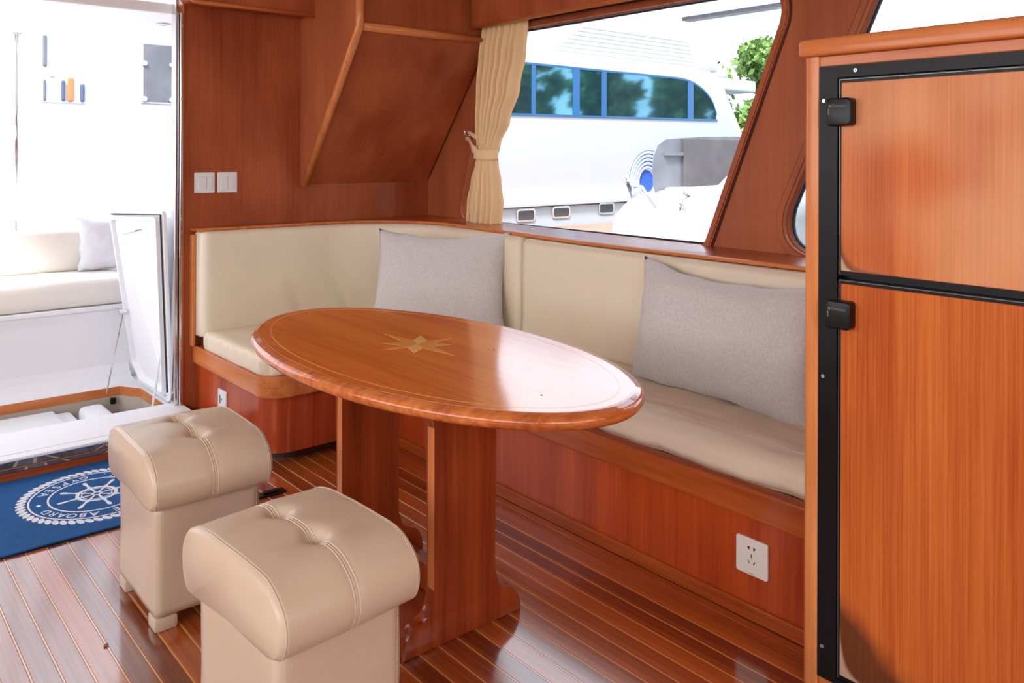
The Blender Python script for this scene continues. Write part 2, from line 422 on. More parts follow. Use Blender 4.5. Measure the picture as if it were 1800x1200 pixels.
# pale veins set in the marble edge
VEIN = plain('pale_vein', (.42, .38, .34), .3)
bm = B()
for x in [.30, .42, .52, .63, .70, .78, .9, .97, 1.05, 1.15]:
    x += random.uniform(-.02, .02); sl = random.uniform(-.05, .07)
    prism(bm, [(x, .0515), (x + .012, .0515), (x + sl + .01, .0705), (x + sl, .0705)], 'y', 3.6512, 3.653)
    obj('marble_vein', bm, VEIN, s); bm = B()
    prism(bm, [(x + .04, .033), (x + .05, .033), (x + .045 + sl * .5, .044), (x + .037 + sl * .5, .044)], 'y', 3.6492, 3.651)
    obj('marble_vein', bm, VEIN, s); bm = B()
bm.free()
bm = B(); box(bm, -1.8, 1.345, 3.648, 3.93, 0.0725, 0.086, .004); box(bm, -1.8, 1.345, 3.70, 3.93, 0.086, 0.0885, .001); structure(obj('trim_5', bm, GEL2))['label'] = 'white gelcoat door threshold'

# starboard side with two raked windows
def rev(p): return p[::-1]
win1 = rpoly([(3.64, .892), (2.015, .892), (1.625, 1.875), (3.33, 1.875)], [.075, .035, .10, .06], 8)
win2 = rpoly([(1.725, .892), (0.15, .892), (0.15, 1.875), (1.295, 1.875)], [.12, .08, .08, .08], 8)
wall = plate_holes('wall_starboard', [(-1.8, -.05), (3.93, -.05), (3.93, 2.1), (-1.8, 2.1)], [rev(win1), rev(win2)], 'x', XW, XW + .06, SIDE)
structure(wall)
for i, w in enumerate((win1, win2)):
    wd = bpy.data.objects.new('window_%d' % (i + 1), None); COL.objects.link(wd); structure(wd)
    bm = B(); ring(bm, offset(w, .030), offset(w, .0), 'x', XW - .012, XW); ring(bm, offset(w, .024), offset(w, .006), 'x', XW - .016, XW - .012)
    obj('window_moulding', bm, SIDE, wd)
    bm = B(); ring(bm, offset(w, .036), offset(w, .0302), 'x', XW - .004, XW); obj('moulding_groove', bm, DARKW, wd)
    bm = B(); ring(bm, offset(w, -.001), offset(w, -.008), 'x', XW + .040, XW + .052); obj('gasket', bm, GASKET, wd)
    bm = B(); prism(bm, offset(w, -.002), 'x', XW + .044, XW + .049); obj('pane', bm, PGLASS, wd)
# window head recess above the panes
# ceiling
bm = B(); box(bm, -1.85, 2.8, -1.85, YB + .05, 2.1, 2.16); structure(obj('ceiling', bm, HEADL))
# port and forward sides: low walls with open windows above, pillars
bm = B(); box(bm, -1.85, -1.8, -1.85, YB, -.05, .92); 
for y in (-1.6, .4, 2.3, 3.88): box(bm, -1.85, -1.8, y, y + .1, .92, 2.1)
structure(obj('wall_port', bm, BULK))
bm = B(); box(bm, -1.8, 2.78, -1.85, -1.8, -.05, .92)
for x in (-1.8, .3, 2.6): box(bm, x, x + .12, -1.85, -1.8, .92, 2.1)
structure(obj('wall_forward', bm, BULK))

# wooden cap along the top of the backrests (follows the rounded corner)
def arc(cx, cy, r, a0, a1, n=14): return [(cx + r * math.cos(math.radians(a0 + (a1 - a0) * i / n)), cy + r * math.sin(math.radians(a0 + (a1 - a0) * i / n))) for i in range(n + 1)]
CXc, CYc, RF = 2.00, 3.36, 0.43     # centre and radius of the backrest front at the corner
inner = [(1.372, CYc + RF + .045)] + arc(CXc, CYc, RF + .045 + 0.0, 90, 0) + [(CXc + RF + .045, y_) for y_ in (3.1, 2.9, 2.7, 2.5, 2.3, 1.12)]
outer = [(XW - .001, 1.12), (XW - .001, 2.3), (XW - .001, 2.7), (XW - .001, 3.1), (XW - .001, 3.6), (XW - .001, YB - .001), (2.0, YB - .001), (1.372, YB - .001)]
bm = B(); prism(bm, inner[::-1] + [], 'z', .8745, .8765) if False else None
pts = inner + outer
bm = B(); prism(bm, pts, 'z', .876, .890, .003)
structure(obj('trim_6', bm, PANELH))['label'] = 'mahogany cap shelf above the backrest cushions'
bm = B(); tube(bm, [(p[0], p[1], .884) for p in inner], .0075, 8); structure(obj('trim_7', bm, TRIMY))

def sheer(y): 
    t_ = min(1, max(0, (y - 2.3) / 1.3)); return .016 * t_ * t_ * (3 - 2 * t_)
for o_ in [x for x in COL.objects if x.name in ('trim_6', 'trim_7')]:
    bm = B(); bm.from_mesh(o_.data)
    if o_.name == 'trim_6':
        pass
    for v in bm.verts: v.co.z += sheer(v.co.y)
    bm.to_mesh(o_.data); bm.free()
# ================================================================== BENCH (fixed base)
XS = 1.954; YF = 3.12; XE = 1.39
bench = thing('corner_bench', 'L-shaped mahogany bench base under the cream cushions around the table', 'bench', (XS, YF, 0))
bench_off = Matrix.Translation((-XS, -YF, 0))
def child(name, bm, m, parent, **kw):
    """part given in world coordinates under a thing with a location"""
    loc = parent.location.copy(); rz = parent.rotation_euler.z
    M_ = Matrix.Rotation(-rz, 4, 'Z') @ Matrix.Translation(-loc)
    bmesh.ops.transform(bm, matrix=M_, verts=bm.verts)
    return obj(name, bm, m, parent, **kw)
# side panel and its base board
bm = B(); box(bm, XS, XS + .02, 1.0575, YF + .1, 0.0, .2745, .002, 1); child('side_panel', bm, PANEL, bench)
bm = B(); box(bm, XS - .012, XS, 1.0575, YF + .06, 0.0, .042, .003); child('base_board', bm, PANELH, bench)
# aft return panel with rounded corner
def bench_outline(ins, zr=.11):
    x0 = XE + ins; y0 = YF + ins
    return [(x0, YB - .002)] + [(x0 + zr - zr * math.cos(math.radians(t)), y0 + zr - zr * math.sin(math.radians(t))) for t in range(0, 91, 9)] + [(XS + .10, y0)]
def strip_wall(bm, path, t, z0, z1):
    """wall following an open path, thickness t inward (to the right side)"""
    P = [Vector(p) for p in path]; n = len(P); inn = []
    for i in range(n):
        d = (P[min(i + 1, n - 1)] - P[max(i - 1, 0)]).normalized()
        inn.append(P[i] + Vector((-d.y, d.x)) * t)
    poly = [tuple(p) for p in P] + [tuple(p) for p in inn[::-1]]
    prism(bm, poly, 'z', z0, z1)
bm = B(); strip_wall(bm, bench_outline(.018), .02, .048, .2745); child('end_panel', bm, PANEL, bench, auto=40)
bm = B(); strip_wall(bm, bench_outline(.075), .02, .0, .047); child('toe_kick', bm, DARKW, bench)
bm = B(); p2 = bench_outline(.0, .11)
strip_wall(bm, p2[:-1] + [(XS - .002, YF)], .045, .275, .357)
bmesh.ops.bevel(bm, geom=[e for e in bm.edges if abs(e.verts[0].co.z - e.verts[1].co.z) < 1e-6], offset=.006, segments=2, profile=.5, affect='EDGES')
child('seat_trim', bm, TRIMY, bench, auto=40)
bm = B(); box(bm, XS - .018, XS + .030, 1.0575, YF + .02, .276, .357, .006); child('seat_trim', bm, PANELH, bench)
bm = B(); prism(bm, bench_outline(.04)[::1] + [(XS + .10, YF + .04), (XS + .1, YF + .02), (XW - .002, YF + .02), (XW - .002, YB - .002)], 'z', .33, .35)
box(bm, XS + .0305, XW - .002, 1.0575, YF + .0195, .33, .35); child('seat_board', bm, PANELH, bench)
# vertical end stile beside the aft backrest
bm = B(); box(bm, 1.372, 1.3885, YB - .045, YB - .002, .3575, .8755, .005); child('end_stile', bm, TRIMW, bench)

# outlets on the bench
def socket(name, label, ax, c, u, z, plate=.049):
    t = thing(name, label, 'wall socket', (c, u, z))
    bm = B(); prism(bm, rpoly([(u - plate, z - plate), (u + plate, z - plate), (u + plate, z + plate), (u - plate, z + plate)], .006, 4), 'x', c - .008, c, .002)
    child('face_plate', bm, WPLAST, t)
    bm = B()
    def slot(du, dz, w, h, a):
        ca, sa = math.cos(a), math.sin(a)
        q = [(-w, -h), (w, -h), (w, h), (-w, h)]
        b2 = B(); prism(b2, [(u + du + p[0] * ca - p[1] * sa, z + dz + p[0] * sa + p[1] * ca) for p in q], 'x', c - .0088, c - .0079); child('pin_slot', b2, GASKET, t)
    prism(bm, [(u + .0135, z + .025), (u + .0055, z + .029), (u + .0065, z + .018)], 'x', c - .0088, c - .0079); child('pin_slot', bm, GASKET, t); bm = B()
    prism(bm, [(u - .0135, z + .025), (u - .0055, z + .029), (u - .0065, z + .018)], 'x', c - .0088, c - .0079)
    slot(0.0005, .0035, .0012, .0045, 0)
    slot(.0085, -.014, .001, .0045, math.radians(-28)); slot(-.0085, -.014, .0012, .0045, math.radians(28))
    child('pin_slot', bm, GASKET, t)
    bm = B(); box(bm, c - .0083, c - .0079, u - .009, u + .009, z - .0445, z - .043); child('maker_mark', bm, GREYP, t)
    return t
socket('wall_socket', 'square cream five-pin socket on the red bench panel beside the fridge cabinet', 'x', XS, 1.287, .170)
t = thing('wall_socket', 'small pale socket plate low on the bench end behind the rear stool', 'wall socket', (XE + .018, 3.59, .17))
c = XE + .018
bm = B(); prism(bm, rpoly([(3.555, .085), (3.645, .085), (3.645, .215), (3.555, .215)], .006, 4), 'x', c - .008, c, .002); child('face_plate', bm, SPLAST, t)
bm = B()
for z in (.175, .125): prism(bm, circle(3.60, z, .004, n=8), 'x', c - .009, c - .0079); child('pin_slot', bm, GASKET, t); bm = B()
box(bm, c - .009, c - .0079, 3.615, 3.623, .155, .19); child('pin_slot', bm, GASKET, t)

# ------------------------------------------------------------------ seat cushions
def seat_fn(seed, edge=True):
    def f(p, n):
        d = 0.004 * nz(p.x * 5 + seed, p.y * 5, 1) + .003 * nz(p.x * 14, p.y * 3 + seed, 2)
        if abs(n.z) < .5: return Vector((n.x, n.y, 0)) * (.005 * math.sin(p.y * 70 + p.x * 70 + 2 * nz(p.x * 9, p.y * 9, seed))) + Vector((0, 0, d * .5))
        return Vector((0, 0, d))
    return f
bm = B()
def side_fn(p, n):
    d = .007 * nz(p.x * 4, p.y * 5, 1) + .006 * nz(p.x * 5 + p.y * 9, p.y * 6 - p.x * 3, 2) + .004 * nz(p.x * 26, p.y * 5, 3)
    if p.x < XS + .13:   # front slope puckers
        d += -.018 * ((XS + .13 - p.x) / .13) ** 2 * (p.z > .38)
    return Vector((.004 * nz(1, p.y * 20, p.z * 20) if n.x < -.3 else 0, 0, d))
soft_box(bm, XS + .012, 2.424, 1.06, YF + .018, .350, .448, .032, (36, 110, 6), side_fn)
o = obj('seat_cushion', bm, CREAM, None, smooth=True); lab(o, 'long cream vinyl seat cushion on the bench beneath the side window', 'cushion', None)
bm = B()
pts_ = []
for k in range(60):
    y_ = 1.08 + (YF - 1.10) * k / 59; p_ = Vector((XS + .11, y_, .448)); pts_.append((XS + .11, y_, .4482 + side_fn(p_, Vector((0, 0, 1))).z))
tube(bm, pts_, .0012, 5); obj('seam', bm, STITCH, o, smooth=True)
bm = B()
soft_box(bm, 1.393, 2.5, YF + .022, YB - .105, .351, .442, .026, (60, 40, 6), seat_fn(3))
# round the front port corner
cx, cy, r = 1.393 + .10, YF + .022 + .10, .10
for v in bm.verts:
    if v.co.x < cx and v.co.y < cy:
        dx, dy = v.co.x - cx, v.co.y - cy; L_ = max(abs(dx), abs(dy)); h = math.hypot(dx, dy)
        if h > 1e-6: v.co.x = cx + dx / h * L_; v.co.y = cy + dy / h * L_
o = obj('seat_cushion', bm, CREAM, None, smooth=True); lab(o, 'cream vinyl seat cushion with puckered port edge below the light switches', 'cushion')

# ------------------------------------------------------------------ back cushions (profile swept along a path)
def back_cushion(label, path, z0, z1, thick, seed, wr=0.0):
    # path: front-face plan points; thickness goes away from the seat (left-hand side of travel)
    P = [Vector(p) for p in path]; n = len(P)
    # resample
    dens = []
    for i in range(n - 1):
        seg = (P[i + 1] - P[i]).length; k = max(1, int(seg / .02))
        dens += [P[i].lerp(P[i + 1], j / k) for j in range(k)]
    dens.append(P[-1]); P = dens; n = len(P)
    r = .028
    prof = []
    for (cu, cz, a0) in ((r, z1 - r, 180), (thick - r, z1 - r, 90), (thick - r, z0 + r, 0), (r, z0 + r, -90)):
        for k in range(6):
            a = math.radians(a0 - 90 * k / 5); prof.append((cu + r * math.cos(a), cz + r * math.sin(a)))
    # refine the long front side
    last = prof[-1]; first = prof[0]
    for k in range(1, 14): prof.append((last[0], last[1] + (first[1] - last[1]) * k / 14))
    bm = B(); rings = []
    tot = sum((P[i + 1] - P[i]).length for i in range(n - 1)); s = 0
    for i in range(n):
        d = (P[min(i + 1, n - 1)] - P[max(i - 1, 0)]).normalized(); nr = Vector((-d.y, d.x))
        if i: s += (P[i] - P[i - 1]).length
        e = min(s, tot - s); pinch = .014 * max(0, 1 - e / .018) ** 2
        row = []
        for (u, z) in prof:
            uu = u
            if u < thick / 2: uu += pinch
            else: uu -= pinch * .3
            zz = z
            if z > (z0 + z1) / 2 : zz = z - pinch * .5
            if u < thick / 2:
                uu -= .006 * math.sin(PI * (z - z0) / (z1 - z0)) * min(1, e / .08)
                uu += .004 * nz(s * 4 + seed, z * 4, 0)
                if wr:
                    low = max(0, 1 - (z - z0) / ((z1 - z0) * .8))
                    loc = math.exp(-((P[i].x - 2.05) / .28) ** 2) if P[i].y > 3.5 else .25
                    uu += wr * low * (nz(s * 17 + seed + (z - z0) * 6, z * 3 + s * 2, 3)) * (.25 + 1.6 * loc)
            zz += sheer(P[i].y) * max(0, (z - .6) / .27)
            row.append(bm.verts.new((P[i].x + nr.x * uu, P[i].y + nr.y * uu, zz)))
        rings.append(row)
    m = len(prof)
    for i in range(n - 1):
        for k in range(m):
            bm.faces.new([rings[i][k], rings[i][(k + 1) % m], rings[i + 1][(k + 1) % m], rings[i + 1][k]])
    bm.faces.new(rings[0]); bm.faces.new(rings[-1][::-1])
    o = obj('backrest_cushion', bm, CREAM, None, smooth=True)
    return lab(o, label, 'cushion')
yb = CYc + RF; xb = CXc + RF
# travel from side forward... order so that left-hand normal points outboard/aft
pa = [(xb, 1.10), (xb, 2.80)]
def L2R(path): return path
back_cushion('long straight cream backrest cushion behind the large grey pillow', [(xb, 2.795), (xb, 1.10)][::-1][::-1] if False else [(xb, 2.795), (xb, 1.06)], .36, .874, .125, 1, .003)
cor = [(1.388, yb), (2.0, yb)] + arc(CXc, CYc, RF, 88, 0, 16) + [(xb, 2.805)]
back_cushion('curved cream backrest cushion wrapping from the bulkhead round the corner behind the smaller pillow', cor, .412, .876, .125, 5, .012)

# ------------------------------------------------------------------ scatter pillows
def pillow(label, w, h, t, M, mat, seed, sag=0.02, name='throw_pillow'):
    bm = B(); N = 34; grid = {}
    for side in (1, -1):
        for i in range(N + 1):
            for j in range(N + 1):
                u = i / N * 2 - 1; v = j / N * 2 - 1
                edge = (i in (0, N)) or (j in (0, N))
                if side == -1 and edge: grid[(side, i, j)] = grid[(1, i, j)]; continue
                # corners poke out, sides pull in
                px = u * w / 2 * (1 - .07 * (1 - v * v) * abs(u) ** 2 * 1.0) ; pz = v * h / 2 * (1 - .09 * (1 - u * u) * abs(v) ** 2)
                th = t / 2 * (max(0, 1 - u ** 4) * max(0, 1 - v ** 4)) ** .55
                wrk = .010 * nz(u * 2.2 + seed, v * 2.2, side) * (th / (t / 2)) 
                wrk += .005 * nz(u * 6 + v * 2 + seed, v * 6, side + 4) * min(1, 3 * (1 - max(abs(u), abs(v))))
                er = max(abs(u), abs(v))
                pz += .012 * nz(u * 3 + seed, 0, 7) * abs(v) ** 3
                px += .008 * nz(v * 3 + seed, 5, 7) * abs(u) ** 3
                pz -= sag * (1 - u * u) * max(0, v) ** 2
                grid[(side, i, j)] = bm.verts.new((px, side * (th + wrk), pz))
    for side in (1, -1):
        for i in range(N):
            for j in range(N):
                vs = [grid[(side, i, j)], grid[(side, i + 1, j)], grid[(side, i + 1, j + 1)], grid[(side, i, j + 1)]]
                if side == 1: vs = vs[::-1]
                bm.faces.new(vs)
    # seam piping round the edge
    o = obj(name, bm, mat, None, smooth=True)
    o.matrix_world = M
    return lab(o, label, 'pillow')
def frame_matrix(center, xdir, zdir):
    x = Vector(xdir).normalized(); z = Vector(zdir); y = z.cross(x).normalized(); z = x.cross(y).normalized()
    M = Matrix(((x.x, y.x, z.x, center[0]), (x.y, y.y, z.y, center[1]), (x.z, y.z, z.z, center[2]), (0, 0, 0, 1)))
    return M
pillow('large rectangular grey linen pillow leaning on the bench next to the fridge cabinet', .77, .45, .15,
       frame_matrix((2.335, 1.665, .648), (-0.06, -1, -.015), (0.15, 0, 1)), PILLOW, 2.0, .03)
pillow('smaller grey linen pillow in the rounded corner behind the oval table', .65, .46, .13,
       frame_matrix((2.235, 3.14, .675), (.574, -.819, .0), (.20, .14, 1)), PILLOW, 8.0, .02)

# ================================================================== OVAL TABLE
TX, TY, TZ = 1.324, 1.945, .710
tab = thing('dining_table', 'oval varnished dining table with a compass star inlay between bench and stools', 'table', (TX, TY, 0))
SA, SB = .3835, .747
prof = [(.0, .710), (.012, .709), (.018, .7065), (.019, .705), (.009, .7035), (.003, .700), (.0, .694), (.001, .688), (.006, .681), (.014, .677), (.03, .675)]
bm = B(); N = 128
prof = [(.030, .7102), (.0215, .7098), (.019, .7082), (.011, .7075), (.004, .7035), (.0, .696), (.0005, .690), (.004, .683), (.011, .677), (.022, .6745), (.07, .674)]
rings = []
for (o_, z) in prof:
    rings.append([bm.verts.new((TX + (SA - o_) * math.cos(2 * PI * i / N), TY + (SB - o_) * math.sin(2 * PI * i / N), z)) for i in range(N)])
for a, b in zip(rings, rings[1:]):
    for i in range(N): bm.faces.new([a[i], a[(i + 1) % N], b[(i + 1) % N], b[i]])
bm.faces.new(rings[-1])
bm.faces.new(rings[0][::-1])
child('table_edge', bm, TEDGE, tab, smooth=False, auto=35)
bm = B(); pts = circle(TX, TY, SA - .031, SB - .031, 96); prism(bm, pts, 'z', .7085, .7106); ttop = child('table_top', bm, TTOP, tab)
bm = B(); ring(bm, circle(TX, TY, SA - .0600, SB - .0600, 96), circle(TX, TY, SA - .0635, SB - .0635, 96), 'z', .7100, .71085); child('inlay_ring', bm, INLAY, ttop if False else tab)
# compass star
sx, sy = 1.334, 1.979
def star_piece(bm, tip, l, r, c=(0, 0)):
    prism(bm, [(sx + c[0], sy + c[1]), (sx + l[0], sy + l[1]), (sx + tip[0], sy + tip[1]), (sx + r[0], sy + r[1])], 'z', .7100, .7110)
q = .026
inner_pts = [(.018, .050), (.046, .018), (.046, -.018), (.018, -.050), (-.018, -.050), (-.046, -.018), (-.046, .018), (-.018, .050)]
tips = [((0, .182), inner_pts[7], inner_pts[0]), ((.122, 0), inner_pts[1], inner_pts[2]), ((0, -.186), inner_pts[3], inner_pts[4]), ((-.118, 0), inner_pts[5], inner_pts[6]),
        ((-.072, .070), inner_pts[6], inner_pts[7]), ((.070, -.068), inner_pts[2], inner_pts[3])]
for tp in tips:
    bm = B(); star_piece(bm, tp[0], tp[1], tp[2]); child('star_point', bm, INLAY, tab)
for tp in (((.070, .087), inner_pts[0], inner_pts[1]), ((-.066, -.080), inner_pts[4], inner_pts[5])):
    bm = B(); prism(bm, [(sx, sy), (sx + tp[1][0], sy + tp[1][1]), (sx + tp[0][0], sy + tp[0][1]), (sx + tp[2][0], sy + tp[2][1])], 'z', .7100, .7112); child('star_point', bm, INLAYL, tab)
bm = B()
for p in ((1.457, 1.787), (1.448, 1.798), (1.265, 1.381)): prism(bm, circle(p[0], p[1], .0028, n=8), 'z', .7106, .7112); child('screw_hole', bm, GASKET, tab); bm = B()
bm.free()
# end panels with shaped feet
LX0, LX1 = 1.222, 1.418
def leg_outline():
    def foot(sgn, xe, xl):
        # from column edge at height .17 curving down and out to a rounded foot
        return [(xl, .19), (xl, .14), (xl + sgn * .004, .11), (xl + sgn * .014, .088), (xl + sgn * .030, .076), (xl + sgn * .042, .072), (xl + sgn * .052, .073),
                (xl + sgn * .062, .070), (xl + sgn * .074, .060), (xl + sgn * .084, .045), (xl + sgn * .091, .028), (xl + sgn * .093, .0)]
    r_ = foot(1, 1.515, LX1); l_ = foot(-1, 1.13, LX0)
    top_r = [(LX1 + .05, .674), (LX1 + .045, .655), (LX1 + .03, .63), (LX1 + .010, .60), (LX1, .56)]
    top_l = [(LX0 - .05, .674), (LX0 - .045, .655), (LX0 - .03, .63), (LX0 - .010, .60), (LX0, .56)]
    return top_r + r_ + l_[::-1] + top_l[::-1]
for y0 in (1.73, 2.205):
    bm = B(); prism(bm, leg_outline(), 'y', y0, y0 + .036, .004, 2); child('leg', bm, LEGW, tab, auto=30)
    bm = B()
    prism(bm, [(LX0 - .0008, .145), (LX0 + .001, .145), (LX0 + .001, .555), (LX0 - .0008, .555)], 'y', y0 + .004, y0 + .032)
    child('edge_banding', bm, TRIMW, tab)  # lit port edge of the leg, put in as a paler strip
bm = B(); box(bm, 1.175, 1.47, 1.7665, 2.2045, .0, .022, .003); child('base_board', bm, LEGW, tab)
bm = B(); box(bm, 1.335, 1.362, 1.7665, 2.2045, .0225, .096, .004); child('stretcher', bm, LEGW, tab)

# ================================================================== STOOLS
def make_stool(x, y, label):
    t = thing('upholstered_stool', label, 'stool', (x, y, 0), group='two taupe leather stools')
    bx, by = .285, .325
    # feet
    for (fx, fy) in ((.0, .0), (bx - .06, .0), (.0, by - .06), (bx - .06, by - .06)):
        bm = B(); box(bm, fx + .001, fx + .059, fy + .001, fy + .059, 0, .034, .004, 2); obj('leg', bm, LEATHER, t, auto=40)
    bm = B()
    def bodyfn(p, n): return Vector((n.x, n.y, 0)) * (.0025 * nz(p.x * 9 + x, p.y * 9 + p.z * 5, p.z * 6))
    soft_box(bm, 0, bx, 0, by, .0345, .325, .010, (12, 12, 14), bodyfn); obj('body', bm, LEATHER, t, smooth=True)
    bm = B()
    def stitchline(px, py, dx, dy):
        z = .05
        while z < .305:
            bm2 = tube(bm, [(px, py, z), (px, py, z + .0035)], .0007, 4); z += .006
    stitchline(.012, -.0018, 0, 0); q1 = obj('stitching', bm, STITCH, t); q1['kind'] = 'stuff'; bm = B()
    stitchline(bx - .012, -.0018, 0, 0); q1 = obj('stitching', bm, STITCH, t); q1['kind'] = 'stuff'
    # rolled cushion: closed profile in (y, z), extruded along x
    ctrl = [(.03, .3255), (-.006, .3255), (-.028, .332), (-.042, .352), (-.047, .380), (-.040, .410), (-.016, .438), (.036, .462), (.1625, .471), (.285, .470), (.343, .455), (.367, .424), (.372, .388), (.366, .354), (.353, .333), (.331, .3255), (.295, .3255)]
    n = len(ctrl); P = []
    for i in range(n):
        p0, p1, p2, p3 = [Vector(ctrl[(i + k - 1) % n]) for k in range(4)]
        m = 4 if i not in (n - 1,) else 6
        if 6 <= i <= 9: m = 12
        if i == n - 1:
            for k in range(m): P.append(p1.lerp(p2, k / m))
        else:
            for k in range(m):
                s_ = k / m
                P.append(.5 * ((2 * p1) + (-p0 + p2) * s_ + (2 * p0 - 5 * p1 + 4 * p2 - p3) * s_ ** 2 + (-p0 + 3 * p1 - 3 * p2 + p3) * s_ ** 3))
    cen = Vector((.1625, .385))
    X0, X1 = -.020, bx + .020; xc = (X0 + X1) / 2
    xs = [X0, X0 + .001, X0 + .004, X0 + .009, X0 + .015, X0 + .022] + [X0 + .022 + (X1 - X0 - .044) * k / 40 for k in range(1, 40)] + [X1 - .022, X1 - .015, X1 - .009, X1 - .004, X1 - .001, X1]
    btn = [(.100, xc), (.245, xc)]
    def place(xx, p):
        e = min(xx - X0, X1 - xx); ins = .010 * max(0, 1 - e / .015) ** 2
        d = (Vector(p) - cen); L_ = d.length; q_ = cen + d * (1 - ins / L_)
        z = q_.y; yy = q_.x
        nrm = d / L_
        # plump
        pl = .004 * math.sin(PI * (xx - X0) / (X1 - X0))
        q2 = q_ + nrm * pl
        yy, z = q2.x, q2.y
        if z > .40:
            for (by_, bx_) in btn:
                r2 = ((yy - by_) / .026) ** 2 + ((xx - bx_) / .020) ** 2
                z -= .020 * math.exp(-r2)
                # soft creases running out sideways from each button
                z -= .006 * math.exp(-((yy - by_) / .014) ** 2) * math.exp(-((xx - bx_) / .055) ** 2)
            z += .002 * nz(xx * 14 + x * 3, yy * 14, 2)
        g = math.exp(-((xx - xc) / .010) ** 2)
        q3 = Vector((yy, z)) - nrm * .0022 * g
        return q3
    bm = B(); rows = []
    for xx in xs:
        rows.append([bm.verts.new((xx, *place(xx, p))) for p in P])
    m = len(P)
    for a, b in zip(rows, rows[1:]):
        for k in range(m): bm.faces.new([a[k], a[(k + 1) % m], b[(k + 1) % m], b[k]])
    bm.faces.new(rows[0]); bm.faces.new(rows[-1][::-1])
    cush = obj('cushion', bm, LEATHER, t, smooth=True)
    # triple seam across the middle, piping at both ends
    def seam(xx, r, lift, nm='seam', mat=STITCH, dash=False):
        bm = B(); pts = []
        for p in P[3:-8]:
            q_ = place(xx, p); d = (q_ - cen).normalized(); q_ = q_ + d * lift; pts.append((xx, q_.x, q_.y))
        tube(bm, pts, r, 5); obj(nm, bm, mat, t if nm != 'seam' else cush, smooth=True)
    for dx in (-.0065, 0, .0065): seam(xc + dx, .00115, .0002, mat=LEATHER if dx == 0 else STITCH)
    for dx in (.0105,): 
        seam(X0 + dx, .0014, -.0002, mat=LEATHER); seam(X1 - dx, .0014, -.0002, mat=LEATHER)
        seam(X0 + dx + .005, .0006, .0, ); seam(X1 - dx - .005, .0006, .0)
    for (by_, bx_) in btn:
        z = min(place(xc, p).y for p in P if abs(p.x - by_) < .012 and p.y > .43) if [p for p in P if abs(p.x - by_) < .012 and p.y > .43] else .45
        bm = B(); bmesh.ops.create_uvsphere(bm, u_segments=10, v_segments=6, radius=.005)
        for v in bm.verts: v.co = Vector((v.co.x + bx_, v.co.y + by_, v.co.z * .5 + z))
        obj('button', bm, LEATHER, t, smooth=True)
    return t
st1 = make_stool(.700, 2.248, 'taupe leather stool farther away, beside the blue mat and the doorway')
st2 = make_stool(.670, 1.447, 'taupe leather stool nearest the camera, in front of the oval table')

st2.rotation_euler = (0, 0, math.radians(5))
# ================================================================== DOOR MAT
mat = thing('door_mat', 'blue door mat with white rope ring and ship wheel before the door sill', 'mat', (.823, 3.305, 0))
bm = B()
N1, N2 = 60, 24; g = {}
for i in range(N1 + 1):
    for j in range(N2 + 1):
        x = .37 + (1.276 - .37) * i / N1; y = 2.97 + (3.64 - 2.97) * j / N2
        lift = .0062
        if j == 0: lift += .003 + .004 * max(0, nz(x * 6, 0, 3)); y += .004 * nz(x * 5, 1, 1)
        if j == 1: lift += .001
        g[(i, j)] = bm.verts.new((x, y, lift))
for i in range(N1):
    for j in range(N2): bm.faces.new([g[(i, j)], g[(i + 1, j)], g[(i + 1, j + 1)], g[(i, j + 1)]])
pile = child('pile', bm, MATB, mat)
sm = pile.modifiers.new('thickness', 'SOLIDIFY'); sm.thickness = .005; sm.offset = -1
bm = B(); box(bm, .366, 1.280, 2.966, 3.643, .0002, .0012); child('rubber_backing', bm, GASKET, mat)
mz = .0064; mt = .0068
mcx, mcy = .823, 3.303
def M2(x, y): return (mcx - x, mcy - y)     # reading orientation is turned half a turn
bm = B()
for r in (.218, .157):
    ring(bm, circle(mcx, mcy, r + .0032, n=72), circle(mcx, mcy, r - .0032, n=72), 'z', mz, mt)
child('printed_ring', bm, MATW, mat)
bm = B(); NR = 56
for i in range(NR):
    a = 2 * PI * i / NR; rm = .2425; d = Vector((math.cos(a), math.sin(a))); tt = Vector((-d.y, d.x))
    axis = (d * .75 + tt * .66).normalized(); pr_ = Vector((-axis.y, axis.x)); c = Vector((mcx, mcy)) + d * rm
    prism(bm, [tuple(c + axis * .0205 * math.cos(w) + pr_ * .0108 * math.sin(w)) for w in [2 * PI * k / 8 for k in range(8)]], 'z', mz, mt)
child('printed_rope', bm, MATW, mat)
bm = B()
ring(bm, circle(mcx, mcy, .070, n=40), circle(mcx, mcy, .058, n=40), 'z', mz, mt)
ring(bm, circle(mcx, mcy, .052, n=40), circle(mcx, mcy, .048, n=40), 'z', mz, mt)
ring(bm, circle(mcx, mcy, .017, n=20), circle(mcx, mcy, .010, n=20), 'z', mz, mt)
for i in range(8):
    a = 2 * PI * i / 8 + .10
    d = Vector((math.cos(a), math.sin(a))); s_ = Vector((-d.y, d.x)); c = Vector((mcx, mcy))
    def rad(r, w): return [(tuple(c + d * r - s_ * w)), (tuple(c + d * r + s_ * w))]
    ww = [(.014, .003), (.055, .0045), (.070, .0085), (.082, .0038), (.100, .0050), (.122, .0078), (.130, .0060), (.133, .002)]
    L_ = [tuple(c + d * r - s_ * w) for r, w in ww]; R_ = [tuple(c + d * r + s_ * w) for r, w in ww]
    prism(bm, L_ + R_[::-1], 'z', mz + .0001, mt + .0001)
child('printed_ship_wheel', bm, MATW, mat)
